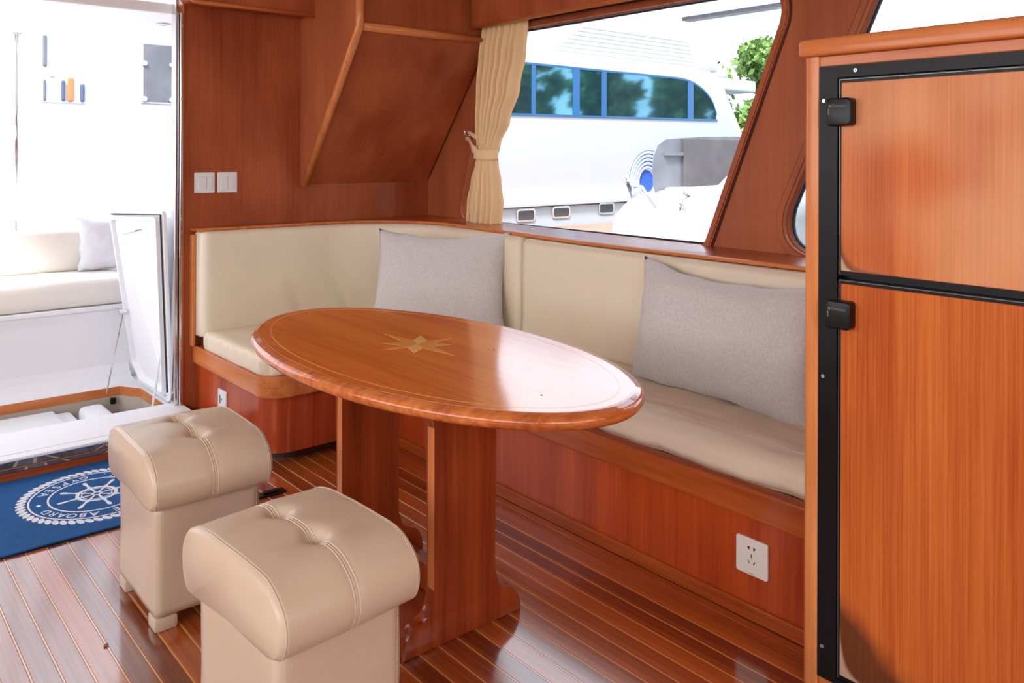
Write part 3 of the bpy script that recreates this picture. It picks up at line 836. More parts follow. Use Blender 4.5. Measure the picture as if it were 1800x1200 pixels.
def arc_text(s, r, a_start, step, top=True):
    """letters round the circle in reading orientation, then turned half a turn"""
    n = len(s)
    for i, ch in enumerate(s):
        if ch == ' ': continue
        me = text_mesh(ch, .046, .0002)
        off = (i - (n - 1) / 2) * step
        if top: a = PI / 2 - off; rot = a - PI / 2
        else: a = -PI / 2 + off; rot = a + PI / 2
        for v in me.vertices:
            x, y = v.co.x, v.co.y
            X = math.cos(rot) * x - math.sin(rot) * y + r * math.cos(a); Y = math.sin(rot) * x + math.cos(rot) * y + r * math.sin(a)
            X, Y = M2(X, Y); v.co = Vector((X, Y, mt - .0002 + v.co.z))
        bm = B(); bm.from_mesh(me); bpy.data.meshes.remove(me); child('printed_letter', bm, MATW, mat)
arc_text('WELCOME ABOARD', .187, 0, .190, True)
arc_text('M.Y. GYPSEA', .187, 0, .190, False)
bm = B()
for sx_ in (-1, 1): prism(bm, circle(mcx + sx_ * .187, mcy + .012 * sx_ * -1, .008, n=14), 'z', mz, mt); child('printed_dot', bm, MATW, mat); bm = B()
bm.free()

# ================================================================== small things on the floor
t = thing('floor_latch', 'small black flush latch on the floor between the stools and the bench', 'latch', (1.315, 2.90, 0))
bm = B(); box(bm, 1.262, 1.368, 2.885, 2.925, .0, .008, .003); child('latch_plate', bm, BLACK, t)
bm = B(); box(bm, 1.285, 1.345, 2.893, 2.917, .008, .014, .003); child('latch_lever', bm, BLACKM, t)
bm = B(); bmesh.ops.create_icosphere(bm, subdivisions=2, radius=.006)
for v in bm.verts: v.co = v.co * (1 + .3 * nz(v.co.x * 300, v.co.y * 300, v.co.z * 300)) ; v.co.z *= .5; v.co += Vector((.590, 2.275, .003))
o = obj('crumb', bm, plain('brown_crumb', (.25, .14, .06), .9)); lab(o, 'tiny brown crumb on the shiny floor left of the stools', 'debris')

# ================================================================== FRIDGE CABINET
FX = 1.82
cab = thing('galley_cabinet', 'tall honey mahogany cabinet housing the fridge on the right', 'cabinet', (1.86, .7, 0))
bm = B(); box(bm, FX + .05, 2.60, 1.034, 1.056, .0, 1.482); child('side_panel', bm, PANEL, cab)
bm = B(); prism(bm, rpoly([(FX - .012, 1.0195), (FX + .049, 1.0195), (FX + .049, 1.057), (FX - .012, 1.057)], [.005, .0, .005, .012], 4), 'z', .0, 1.482); child('post', bm, TRIMW, cab, auto=30)
bm = B(); prism(bm, rpoly([(FX - .012, .30), (FX + .055, .30), (FX + .055, .352), (FX - .012, .352)], [.014, .0, .006, .006], 4), 'z', .0, 1.482); child('post', bm, TRIMW, cab, auto=30)
bm = B(); box(bm, FX + .056, 2.60, .30, .32, .0, 1.482); child('side_panel', bm, PANEL, cab)
bm = B(); box(bm, FX - .008, FX + .049, .3525, 1.019, 1.4575, 1.482, .002, 1); child('top_rail', bm, TRIMY, cab)
bm = B(); box(bm, FX - .008, FX + .049, .3525, 1.019, .0, .036, .003, 1); child('plinth', bm, TRIMY, cab)
bm = B(); box(bm, 2.58, 2.5995, .321, 1.033, .0, 1.482); child('back_panel', bm, PANEL, cab)
o = None
bm = B()
prism(bm, rpoly([(FX - .030, 1.4825), (FX - .030, 1.524), (2.62, 1.524), (2.62, 1.4825)], [.006, .014, .004, .004], 4), 'y', .27, 1.062, .007, 3)
ct = obj('countertop', bm, TRIMY, None, auto=35); lab(ct, 'thick rounded mahogany top capping the tall fridge cabinet', 'countertop')
fr = thing('fridge', 'two-door fridge with mahogany door fronts in a black frame', 'fridge', (FX, .7, .037))
def yz_ring(bm, y0, y1, z0, z1, w, x0, x1):
    ring(bm, [(y0, z0), (y1, z0), (y1, z1), (y0, z1)], [(y0 + w, z0 + w), (y1 - w, z0 + w), (y1 - w, z1 - w), (y0 + w, z1 - w)], 'x', x0, x1)
bm = B(); ring(bm, [(.353, .037), (1.019, .037), (1.019, 1.457), (.353, 1.457)], [(.398, .050), (.974, .050), (.974, 1.430), (.398, 1.430)], 'x', FX - .010, FX + .03)
child('frame', bm, BLACKM, fr)
bm = B(); box(bm, FX + .022, FX + .4, .397, .976, .048, 1.432); child('body', bm, BLACK, fr)
def door(z0, z1, mname, upper):
    bm = B(); ring(bm, [(.405, z0 - .010), (.9735, z0 - .010), (.9735, z1 + .010), (.405, z1 + .010)], [(.415, z0), (.967, z0), (.967, z1), (.415, z1)], 'x', FX - .004, FX + .02)
    child('door_rim', bm, BLACKM, fr)
    bm = B(); box(bm, FX - .0052, FX - .0038, .9705, .9722, z0 - .008, z1 + .008); box(bm, FX - .0052, FX - .0038, .408, .9722, z1 + .0065, z1 + .0078); child('door_rim_bead', bm, plain('dull_metal_bead', (.22, .21, .2), .35, metal=.8), fr)
    bm = B(); box(bm, FX - .006, FX + .018, .4152, .9668, z0 + .0002, z1 - .0002, .0015, 1)
    return child('door_panel', bm, mname, fr)

# door veneers with their own stains (shape of the wear is fixed in the panel)
def stained(name, up):
    m = FRIDGE.copy(); m.name = name; n = m.node_tree; L = n.links.new
    b = n.nodes['Principled BSDF']; src = b.inputs['Base Color'].links[0].from_socket
    tc = n.nodes.new('ShaderNodeTexCoord'); sp = n.nodes.new('ShaderNodeSeparateXYZ'); L(tc.outputs['Object'], sp.inputs[0])
    nn = n.nodes.new('ShaderNodeTexNoise'); nn.inputs['Scale'].default_value = 9 if not up else 30; nn.inputs['Detail'].default_value = 5; L(tc.outputs['Object'], nn.inputs['Vector'])
    def math_(op, a, b_=None, c=None, clamp=False):
        k = n.nodes.new('ShaderNodeMath'); k.operation = op; k.use_clamp = clamp
        for i, v in enumerate((a, b_, c)):
            if v is None: continue
            if isinstance(v, (int, float)): k.inputs[i].default_value = v
            else: L(v, k.inputs[i])
        return k.outputs[0]
    # object origin (FX, .7, .037): y local of the left edge = .967-.7 = .267
    dy = math_('SUBTRACT', .267, sp.outputs['Y'])           # distance from the hinge-side edge
    if up: dz = math_('SUBTRACT', sp.outputs['Z'], .987 - .037)
    else: dz = math_('SUBTRACT', sp.outputs['Z'], .052 - .037)
    def ramp(lo, hi, v):
        k = n.nodes.new('ShaderNodeMapRange'); k.interpolation_type = 'SMOOTHSTEP'
        k.inputs['From Min'].default_value = lo; k.inputs['From Max'].default_value = hi; k.inputs['To Min'].default_value = 1; k.inputs['To Max'].default_value = 0
        L(v, k.inputs['Value']); return k.outputs[0]
    def mix(f, a, col):
        k = n.nodes.new('ShaderNodeMix'); k.data_type = 'RGBA'; L(f, k.inputs[0]); L(a, k.inputs[6]); k.inputs[7].default_value = (*col, 1); return k.outputs[2]
    cur = src
    nz_ = math_('MULTIPLY_ADD', nn.outputs['Fac'], .10 if not up else .02, -.05 if not up else -.01)
    if up:
        # bare corner: product of distances small; thin bare line along the bottom edge
        d1 = math_('ADD', math_('ADD', dy, math_('MULTIPLY', dz, 1.0)), nz_)
        hyp = math_('MULTIPLY', math_('ADD', dy, .008), math_('ADD', dz, .004))
        hyp2 = math_('ADD', hyp, math_('MULTIPLY', nz_, .03))
        cur = mix(math_('MULTIPLY', ramp(.0004, .0010, hyp2), .8), cur, (.12, .045, .02))
        cur = mix(ramp(.0002, .0004, hyp2), cur, (.52, .34, .20))
        # faded area, with window glare painted into the same pale colour
        f = n.nodes.new('ShaderNodeTexNoise'); f.inputs['Scale'].default_value = 2.2; L(tc.outputs['Object'], f.inputs['Vector'])
        cur = mix(math_('MULTIPLY', ramp(.62, .30, f.outputs['Fac']), .60), cur, (.80, .42, .21))
    else:
        # soot-like water stain rising in the lower hinge-side corner
        d2 = math_('ADD', math_('ADD', math_('MULTIPLY', dy, .80), math_('MULTIPLY', dz, 1.0)), nz_)
        cur = mix(math_('MULTIPLY', ramp(.155, .225, d2), .82), cur, (.060, .022, .012))
        hyp = math_('ADD', math_('MULTIPLY', math_('ADD', dy, .006), math_('ADD', dz, .004)), math_('MULTIPLY', nz_, .006))
        cur = mix(ramp(.0005, .0011, hyp), cur, (.50, .33, .22))
    L(cur, b.inputs['Base Color'])
    return m
UPD = stained('fridge_door_veneer_faded', True); LOD = stained('fridge_door_veneer_stained', False)
o = door(.987, 1.418, UPD, True); o['label'] = 'upper mahogany door front, faded, with worn corner'
o = door(.060, .958, LOD, False); o['label'] = 'lower mahogany door front with dark stain'
for zc in (1.350, .889):
    bm = B(); prism(bm, rpoly([(.931, zc - .032), (.990, zc - .032), (.990, zc + .032), (.931, zc + .032)], .009, 4), 'x', FX - .034, FX + .01, .004, 3)
    h = child('hinge_cover', bm, BLACK, fr, auto=35)
    me = text_mesh('Dometic', .0100, .0001)
    for v in me.vertices: v.co = Vector((FX - .0343 - v.co.z, .957 - v.co.x, zc + .014 + v.co.y))
    bm = B(); bm.from_mesh(me); bpy.data.meshes.remove(me)
    prism(bm, [(.9820, zc + .011), (.9765, zc + .011), (.9765, zc + .0165), (.9820, zc + .0165)], 'x', FX - .0344, FX - .0341)
    # arrow pointing up
    prism(bm, [(.9838, zc - .006), (.9812, zc - .006), (.9812, zc + .004), (.9795, zc + .004), (.9825, zc + .009), (.9855, zc + .004), (.9838, zc + .004)], 'x', FX - .0344, FX - .0341)
    child('printed_marking', bm, GREYP, fr)
for (y, z) in ((.931, 1.444), (1.007, 1.378), (1.007, .738), (1.007, .110)):
    bm = B(); ring(bm, circle(y, z, .0042, n=12), circle(y, z, .0016, n=12), 'x', FX - .0115, FX - .0098); child('screw', bm, SCREW, fr)
bm = B(); bmesh.ops.create_icosphere(bm, subdivisions=2, radius=.0)  if False else None

# ================================================================== LIGHT SWITCHES on the bulkhead
for (x0, lb, wide) in ((1.393, 'silver-white light switch nearest the doorway on the mahogany bulkhead', .62), (1.502, 'silver-white light switch farther from the doorway, second of the pair', .5)):
    t = thing('light_switch', lb, 'light switch', (x0 + .048, YB, 1.114), group='pair of light switches on the bulkhead')
    bm = B(); prism(bm, rpoly([(x0, 1.065), (x0 + .096, 1.065), (x0 + .096, 1.163), (x0, 1.163)], .004, 3), 'y', YB - .008, YB, .003); child('face_plate', bm, SPLAST, t)
    bm = B(); w = .066
    box(bm, x0 + .015, x0 + .015 + w * wide - .001, YB - .013, YB - .0075, 1.080, 1.142, .002); child('rocker', bm, SPLAST, t)
    bm = B(); box(bm, x0 + .015 + w * wide + .001, x0 + .015 + w, YB - .012, YB - .0075, 1.080, 1.142, .002); child('rocker', bm, SPLAST, t)

# ================================================================== OVERHEAD LOCKER with raked underside
ol = thing('overhead_locker', 'wedge-shaped mahogany overhead locker with raked underside and pale edge beads', 'cabinet', (1.93, 3.6, 1.085))
side = [(YB - .001, 1.085), (YB - .001, 2.098), (3.36, 2.098), (3.36, 1.84)]
bm = B(); prism(bm, side, 'x', 1.930, 1.948); child('side_panel', bm, SIDE, ol)
bm = B(); prism(bm, [(YB - .001, 1.096), (YB - .001, 1.12), (3.375, 1.857), (3.375, 1.84), (3.372, 1.836)], 'x', 1.9485, XW - .017); child('sloping_panel', bm, BULK, ol)
bm = B(); box(bm, 1.9485, XW - .017, 3.37, 3.385, 1.857, 2.098); child('front_panel', bm, BULK, ol)
bm = B(); tube(bm, [(1.943, YB - .018, 1.092), (1.943, 3.362, 1.838), (1.943, 3.362, 2.097)], .020, 12); child('edge_bead', bm, TRIMW, ol, smooth=True)
bm = B(); tube(bm, [(1.960, 3.366, 1.838), (2.672, 3.366, 1.838)], .020, 12); child('edge_bead', bm, TRIMX, ol, smooth=True)

# shelf locker above the switches
t = thing('overhead_cabinet', 'mahogany overhead cabinet above the light switches with rounded corner bead', 'cabinet', (1.6, 3.85, 1.935))
bm = B(); prism(bm, rpoly([(1.325, 1.940), (1.929, 1.940), (1.929, 2.098), (1.325, 2.098)], [.03, 0, 0, 0], 5), 'y', 3.785, YB - .001); child('body', bm, BULK, t)
pts = [(1.322, 3.783, 2.097)] + [(1.322 + .03 - .03 * math.cos(math.radians(a)), 3.783, 1.965 - .03 * math.sin(math.radians(a))) for a in range(0, 91, 15)] + [(1.928, 3.783, 1.935)]
bm = B(); tube(bm, pts, .010, 10); child('edge_bead', bm, TRIMX, t, smooth=True)

# valance box above the side windows
t = thing('window_valance', 'long mahogany valance box hiding the curtain track above the side windows', 'valance', (2.6, 1.5, 1.9))
bm = B(); box(bm, 2.575, 2.590, -.5, 3.352, 1.895, 2.098); child('face_board', bm, BULK, t)
bm = B(); box(bm, 2.5905, XW - .0005, -.5, 3.352, 2.06, 2.098); child('top_board', bm, BULK, t)
bm = B(); tube(bm, [(2.582, -.5, 1.893), (2.582, 3.351, 1.893)], .0095, 10); child('edge_bead', bm, TRIMY, t, smooth=True)
bm = B(); box(bm, 2.640, 2.690, 1.2, 3.30, 1.96, 1.985, .004); child('curtain_track', bm, DARKW, t)

# ================================================================== CURTAIN
cu = thing('curtain', 'cream pleated curtain gathered by its tieback at the aft end of the window', 'curtain', (2.66, 3.3, .9))
keys = [(.893, 3.455, 3.238, .034), (1.0, 3.450, 3.222, .034), (1.12, 3.425, 3.235, .026), (1.20, 3.400, 3.250, .018), (1.245, 3.385, 3.252, .015), (1.30, 3.388, 3.236, .020), (1.42, 3.388, 3.170, .030), (1.58, 3.372, 3.100, .036), (1.75, 3.355, 3.055, .034), (1.905, 3.342, 3.030, .022), (1.955, 3.340, 3.028, .020)]
def curt(z):
    for a, b in zip(keys, keys[1:]):
        if a[0] <= z <= b[0]:
            s_ = (z - a[0]) / (b[0] - a[0]); s_ = s_ * s_ * (3 - 2 * s_); return [a[i] + (b[i] - a[i]) * s_ for i in range(4)]
    return keys[-1]
bm = B(); NZ, NU = 60, 110; g = {}
for k in range(NZ + 1):
    z = .893 + (1.955 - .893) * k / NZ; _, ya, yf, am = curt(z)
    for i in range(NU + 1):
        u = i / NU; ph = u * 2 * PI * 6.5 + 0.7 * nz(u * 3, z * .6, 0)
        fold = (1 - 2 * abs(math.sin(ph / 2)) ** .8) * 1.3 + .3 * math.sin(ph * 1.7 + 1)
        yy = ya + (yf - ya) * u + .006 * math.cos(ph)
        g[(k, i)] = bm.verts.new((2.662 - am * .62 * fold - .03 * math.sin(PI * u) * (1 if z < 1.3 else .4), yy, z))
for k in range(NZ):
    for i in range(NU): bm.faces.new([g[(k, i)], g[(k, i + 1)], g[(k + 1, i + 1)], g[(k + 1, i)]])
cl = child('cloth', bm, CURT, cu, smooth=True)
sm = cl.modifiers.new('thickness', 'SOLIDIFY'); sm.thickness = .002
# tieback band round the waist and straps to the hook
bm = B(); N = 36
for (z, rows_) in ((0, None),):
    rr = []
    for j in range(5):
        zz = 1.222 + j * .0135; row = []
        for i in range(N):
            a = 2 * PI * i / N
            yc = 3.322; ry = .088; rx = .040
            y_ = yc + ry * math.cos(a); x_ = 2.652 + rx * math.sin(a); z_ = zz + .16 * max(0, y_ - 3.33) + .03 * max(0, 3.33 - y_)
            row.append(bm.verts.new((x_, y_, z_)))
        rr.append(row)
    for a_, b_ in zip(rr, rr[1:]):
        for i in range(N): bm.faces.new([a_[i], a_[(i + 1) % N], b_[(i + 1) % N], b_[i]])
tb = child('tieback', bm, CURT, cu, smooth=True); sm = tb.modifiers.new('thickness', 'SOLIDIFY'); sm.thickness = .003
def strap(bm, pts, w):
    prev = None
    for (x, y, z, ww) in pts:
        a = bm.verts.new((x, y, z - ww / 2)); b = bm.verts.new((x, y, z + ww / 2))
        if prev: bm.faces.new([prev[0], a, b, prev[1]])
        prev = (a, b)
bm = B(); strap(bm, [(2.615, 3.350, 1.262, .048), (2.622, 3.40, 1.285, .040), (2.65, 3.45, 1.312, .030), (2.672, 3.50, 1.335, .022), (2.685, 3.540, 1.336, .018)], .03)
s1 = child('tieback_strap', bm, CURT, cu, smooth=True); sm = s1.modifiers.new('thickness', 'SOLIDIFY'); sm.thickness = .003
bm = B(); strap(bm, [(2.655, 3.390, 1.335, .022), (2.665, 3.44, 1.348, .022), (2.682, 3.50, 1.365, .018), (2.69, 3.532, 1.372, .014)], .02)
s1 = child('tieback_strap', bm, CURT, cu, smooth=True); sm = s1.modifiers.new('thickness', 'SOLIDIFY'); sm.thickness = .003
t = thing('tieback_hook', 'small metal hook on the side wall holding the curtain tieback', 'hook', (XW, 3.535, 1.36))
bm = B(); prism(bm, circle(3.535, 1.358, .014, n=14), 'x', XW - .006, XW - .0002); child('rosette', bm, STEEL, t)
bm = B(); tube(bm, [(XW - .004, 3.535, 1.352), (XW - .03, 3.535, 1.350), (XW - .042, 3.535, 1.362), (XW - .042, 3.533, 1.392)], .004, 8); child('hook_arm', bm, STEEL, t, smooth=True)

# ================================================================== COCKPIT beyond the doorway
ZC = .086
bm = B()
outer = [(-1.8, YB + .0505), (2.2, YB + .0505), (2.2, 5.4), (-1.8, 5.4)]
hatch = [(-.6, 3.995), (1.285, 3.995), (1.285, 4.34), (1.215, 4.455), (-.6, 4.455)]
structure(plate_holes('floor_cockpit', outer, [hatch], 'z', ZC - .03, ZC, GEL2))['label'] = 'white gelcoat cockpit sole with the open hatch'
bm = B(); box(bm, -1.8, 1.345, YB, YB + .051, .0505, .0885, .002); structure(obj('trim_8', bm, GEL2))
# hatch opening lined in mahogany, then the locker below
hl = thing('hatch_lining', 'mahogany rim lining the open hatch in the white cockpit floor', 'hatch rim', (1.28, 4.45, .03))
bm = B()
for a, b in zip(hatch[1:], hatch[2:]):
    quad_prism(bm, a, b, .012, ZC - .045, ZC - .002)
child('rim_board', bm, TRIMX, hl)
bm = B()
for a, b in zip(hatch[1:], hatch[2:]):
    quad_prism(bm, a, b, .016, ZC - .75, ZC - .0455)
child('locker_wall', bm, WELL, hl)
bm = B(); box(bm, -.6, 1.28, 3.9955, 4.45, ZC - .76, ZC - .75); child('locker_bottom', bm, WELL, hl)
bm = B(); box(bm, 1.165, 1.19, 4.425, 4.447, ZC - .08, ZC - .05, .003); child('hinge_stop', bm, BLACK, hl)
tk = thing('water_tank', 'white moulded tank inside the open cockpit hatch', 'tank', (.5, 4.2, -.5))
bm = B(); box(bm, -.55, .98, 4.08, 4.40, -.55, .020, .02, 3); child('tank_body', bm, TANK, tk, auto=35)
bm = B(); box(bm, 1.0, 1.11, 4.06, 4.36, -.55, .045, .025, 3); child('tank_end', bm, TANK, tk, auto=35)
bm = B(); box(bm, -.3, .90, 4.12, 4.38, .0205, .04, .008, 2); child('tank_lid', bm, TANK, tk, auto=35)
# hatch cover standing open, leaning to port
hc = thing('hatch_cover', 'white hatch cover standing open on its edge beside the doorway', 'hatch cover', (1.31, 4.0, ZC))
h_bot = [(1.305, 3.995, ZC), (1.305, 4.34, ZC), (1.29, 4.455, ZC + .10)]
lean = Vector((-.118, 0, .865)).normalized(); nrmv = Vector((-lean.z, 0, lean.x))   # toward port
def lid_pt(y, s, d):
    k_ = min(1, max(0, (y - 3.975) / .48)); l_ = Vector((-.035 - .095 * k_, 0, .865)).normalized()
    return Vector((1.302, y, ZC + .004)) + l_ * s + nrmv * d
def lid_prism(poly, d0, d1, nm, m, bev=0):
    bm = B(); va = [bm.verts.new(lid_pt(y, s, d0)) for y, s in poly]; vb = [bm.verts.new(lid_pt(y, s, d1)) for y, s in poly]
    n = len(poly); f1 = bm.faces.new(va); f2 = bm.faces.new(vb[::-1])
    for i in range(n): bm.faces.new([va[i], vb[i], vb[(i + 1) % n], va[(i + 1) % n]])
    if bev: bmesh.ops.bevel(bm, geom=list(f1.edges) + list(f2.edges), offset=bev, segments=2, profile=.5, affect='EDGES')
    return child(nm, bm, m, hc)
full = [(3.998, 0), (4.36, 0), (4.455, .09), (4.455, .880), (3.975, .895), (3.975, .02)]
lid_prism(rpoly(full, .02, 3), -.018, 0, 'cover_panel', GEL2, .004)
inn = rpoly([(4.018, .045), (4.345, .045), (4.425, .12), (4.425, .845), (4.010, .855)], .015, 3)
out = rpoly([(4.008, .030), (4.352, .030), (4.438, .113), (4.438, .860), (3.998, .870)], .02, 3)
bm = B(); n = len(inn)
ra = [bm.verts.new(lid_pt(y, s, 0)) for y, s in out]; rb = [bm.verts.new(lid_pt(y, s, .022)) for y, s in out]
rc = [bm.verts.new(lid_pt(y, s, .022)) for y, s in inn]; rd = [bm.verts.new(lid_pt(y, s, 0)) for y, s in inn]
for A_, B_ in ((ra, rb), (rb, rc), (rc, rd)):
    for i in range(n): bm.faces.new([A_[i], A_[(i + 1) % n], B_[(i + 1) % n], B_[i]])
child('stiffening_rim', bm, GEL2, hc)
bm = B(); tube(bm, [lid_pt(y, s, .006) for y, s in ((3.990, .05), (3.984, .878), (4.446, .868))], .004, 6); child('rubber_seal', bm, GASKET, hc)
bm = B(); tube(bm, [lid_pt(4.17, .80, .0), lid_pt(4.17, .80, .03), lid_pt(4.34, .775, .035)], .004, 6); tube(bm, [lid_pt(4.30, .76, .03), lid_pt(4.26, .735, .04)], .003, 6)
child('latch_rod', bm, STEEL, hc)
bm = B(); prism(bm, circle(4.425, .46, .012, n=12), 'x', 1.20, 1.235); child('strut_bracket', bm, STEEL, hc)
bm = B(); tube(bm, [(1.225, 4.425, .47), (1.150, 4.452, .055)], .0035, 6); o = obj('gas_strut', bm, STEEL); lab(o, 'thin steel stay from the far side of the hatch cover down to the hatch', 'strut', 'stays of the hatch cover')
bm = B(); tube(bm, [(1.280, 4.02, .36), (1.238, 4.03, .050)], .004, 6); tube(bm, [(1.262, 4.024, .23), (1.238, 4.03, .050)], .006, 6); o = obj('gas_strut', bm, TANK); lab(o, 'white stay from the near side of the hatch cover, closest to the doorway', 'strut', 'stays of the hatch cover')

# cockpit bench across the stern
cb = thing('cockpit_bench', 'white gelcoat bench base across the stern cockpit', 'bench', (.7, 4.62, ZC))
bm = B(); box(bm, -1.8, 1.99, 4.62, 5.12, ZC, .445, .006); child('bench_front', bm, GEL2, cb)
bm = B(); box(bm, -1.8, 1.99, 4.60, 5.12, .4455, .470, .006); child('bench_lip', bm, GEL2, cb)
bm = B(); prism(bm, [(4.50, ZC), (4.62, ZC), (4.62, ZC + .075), (4.595, ZC + .04), (4.56, ZC + .016)], 'x', -1.8, 1.30); child('cove_moulding', bm, GEL2, cb)
bm = B(); soft_box(bm, -1.8, 1.33, 4.605, 5.02, .471, .612, .03, (60, 12, 6), lambda p, n: Vector((0, 0, .004 * nz(p.x * 4, p.y * 4)))); o = obj('seat_cushion', bm, VINYL, None, smooth=True); lab(o, 'white vinyl seat cushion of the cockpit bench seen through the doorway', 'cushion')
bm = B(); soft_box(bm, -1.8, 1.33, 5.00, 5.12, .605, .830, .03, (60, 6, 10), lambda p, n: Vector((0, .005 * nz(p.x * 4, p.z * 4), 0))); o = obj('backrest_cushion', bm, VINYL, None, smooth=True); lab(o, 'white vinyl backrest cushion of the cockpit bench seen through the doorway', 'cushion')
pillow('pale grey pillow at the end of the cockpit bench behind the hatch cover', .40, .30, .12, frame_matrix((1.33, 4.93, .755), (1, -.25, 0.02), (-.02, .25, 1)), PILLOWW, 5.0, .01)
bm = B(); box(bm, -1.8, 2.2, 5.125, 5.40, ZC, .822, .01); structure(obj('wall_transom', bm, GEL2))
bm = B(); box(bm, 1.345, 1.46, 3.985, 4.60, ZC, .95, .01); structure(obj('wall_cockpit_starboard', bm, GEL2))
bm = B(); box(bm, 0.0, 2.3, 3.985, 5.15, 1.90, 1.95, .01); structure(obj('ceiling_cockpit', bm, GEL2))['label'] = 'white hardtop over the cockpit'
dl = thing('downlight', 'round recessed downlight in the white cockpit hardtop', 'ceiling light', (1.376, 4.32, 1.9))
bm = B(); ring(bm, circle(1.376, 4.32, .034, n=24), circle(1.376, 4.32, .024, n=24), 'z', 1.893, 1.8995); child('bezel', bm, STEEL, dl)
bm = B(); prism(bm, circle(1.376, 4.32, .0238, n=24), 'z', 1.896, 1.8995); child('lens', bm, SPLAST, dl)
po = thing('awning_pole', 'slim stainless pole rising from the stern behind the cockpit bench', 'pole', (.91, 5.2, .82))
bm = B(); tube(bm, [(.884, 5.2, .8225), (.884, 5.2, 1.90)], .0105, 12); child('tube', bm, STEEL, po, smooth=True)
bm = B(); prism(bm, circle(.884, 5.2, .03, n=20), 'z', 1.892, 1.8995); child('flange', bm, STEEL, po)
bm = B(); prism(bm, circle(.884, 5.2, .022, n=20), 'z', .8225, .829); child('flange', bm, STEEL, po)
po.location = (.884, 5.2, .82)
for ch in [c for c in COL.objects if c.parent == po]:
    for v in ch.data.vertices: v.co.x += .91 - .884
bm = B(); box(bm, 0.0, 1.75, 5.151, 5.19, 1.90, 1.96, .006); structure(obj('trim_9', bm, GEL2))

# clear side curtain behind the stern: white sheet with two clear panels
YC = 6.5
ac = thing('neighbour_boat', 'white side of the neighbouring boat seen beyond the cockpit', 'boat', (1.0, YC, 0))
bm = B(); box(bm, -4.0, 3.4, YC, YC + 2.2, -.6, 2.5, .05); child('hull_side', bm, GELN, ac)
bm = B(); box(bm, 1.905, 2.30, YC - .012, YC - .0005, 1.62, 2.10, .004); child('window_frame', bm, GEL, ac)
bm = B(); box(bm, 1.925, 2.28, YC - .016, YC - .0125, 1.64, 2.08); child('dark_pane', bm, SMOKE, ac)
bm = B()
for (x, z) in ((1.93, 1.92), (2.13, 1.92), (1.93, 1.655), (2.13, 1.655)): prism(bm, circle(x, z, .018, n=14), 'y', YC - .030, YC - .0165); child('stud', bm, GEL2, ac); bm = B()
bm.free()
bm = B(); box(bm, 1.245, 1.54, YC - .010, YC - .0005, 1.60, 2.10, .004); child('notice_panel', bm, plain('pale_panel', (.72, .74, .78), .5), ac)
for (x0, x1, z0, z1, m, nm) in ((1.258, 1.285, 1.85, 2.07, SMOKE, 'deck_fitting'), (1.30, 1.335, 1.78, 1.9, SPLAST, 'deck_fitting'), (1.375, 1.40, 1.615, 1.76, NAVY, 'hanging_fender'), (1.415, 1.455, 1.615, 1.78, ORANGE, 'hanging_fender'), (1.495, 1.525, 1.615, 1.74, NAVY, 'hanging_fender'), (1.262, 1.28, 1.61, 1.76, SMOKE, 'deck_fitting')):
    bm = B(); box(bm, x0, x1, YC - .03, YC - .0105, z0, z1, .008, 2); child(nm, bm, m, ac)

# ================================================================== OUTSIDE, starboard
bm = B(); box(bm, -60, 90, -60, 90, -1.2, -.62); o = obj('harbour_water', bm, WATER); structure(o); o.name = 'floor_harbour_water'; o['kind'] = 'structure'
dk = thing('dock', 'brownish wooden dock beside the big white yacht', 'dock', (9.0, 8.6, .1))
for i in range(24):
    bm = B(); box(bm, 7.0 + i * .2, 7.0 + i * .2 + .19, 7.2, 9.75, .06, .1, .004, 1); child('plank', bm, DOCK, dk)
bm = B(); box(bm, 7.0, 11.8, 7.3, 7.5, -.62, .059); box(bm, 7.0, 11.8, 9.4, 9.6, -.62, .059); child('beam', bm, DOCK, dk)

# big white motor yacht, side on
YY = 10.0
ya = thing('motor_yacht', 'big white motor yacht with a blue window band moored outside the side window', 'yacht', (11, YY, 0))
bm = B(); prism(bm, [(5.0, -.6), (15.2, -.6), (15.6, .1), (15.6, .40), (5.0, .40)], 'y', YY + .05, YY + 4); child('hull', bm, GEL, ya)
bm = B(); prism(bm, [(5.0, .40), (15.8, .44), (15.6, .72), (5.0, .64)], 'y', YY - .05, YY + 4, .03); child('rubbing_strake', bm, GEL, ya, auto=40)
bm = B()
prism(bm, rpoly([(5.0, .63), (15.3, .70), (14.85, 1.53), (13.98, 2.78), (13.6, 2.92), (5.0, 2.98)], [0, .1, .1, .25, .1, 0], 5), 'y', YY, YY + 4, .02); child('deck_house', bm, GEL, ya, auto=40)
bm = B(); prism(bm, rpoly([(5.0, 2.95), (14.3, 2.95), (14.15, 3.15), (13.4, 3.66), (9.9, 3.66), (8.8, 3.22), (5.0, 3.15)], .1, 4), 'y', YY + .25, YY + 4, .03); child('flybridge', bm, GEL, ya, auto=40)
for k in range(7):
    z = 3.02 + k * .075
    bm = B(); box(bm, 9.6 + k * .12, 13.5 - k * .04, YY + .244, YY + .2495, z, z + .035, .002, 1); child('louvre', bm, GEL, ya)
bm = B(); box(bm, 13.9, 15.7, YY + .3, YY + 3, 2.60, 2.86, .05, 3); child('boarding_platform', bm, GEL, ya)
bm = B(); tube(bm, [(13.9, YY + 1.2, 3.02), (14.3, YY + 1.2, 3.06), (15.5, YY + 1.2, 3.06), (15.8, YY + 1.2, 3.0)], [.10, .17, .18, .10], 16); child('life_raft_case', bm, GEL, ya, smooth=True)
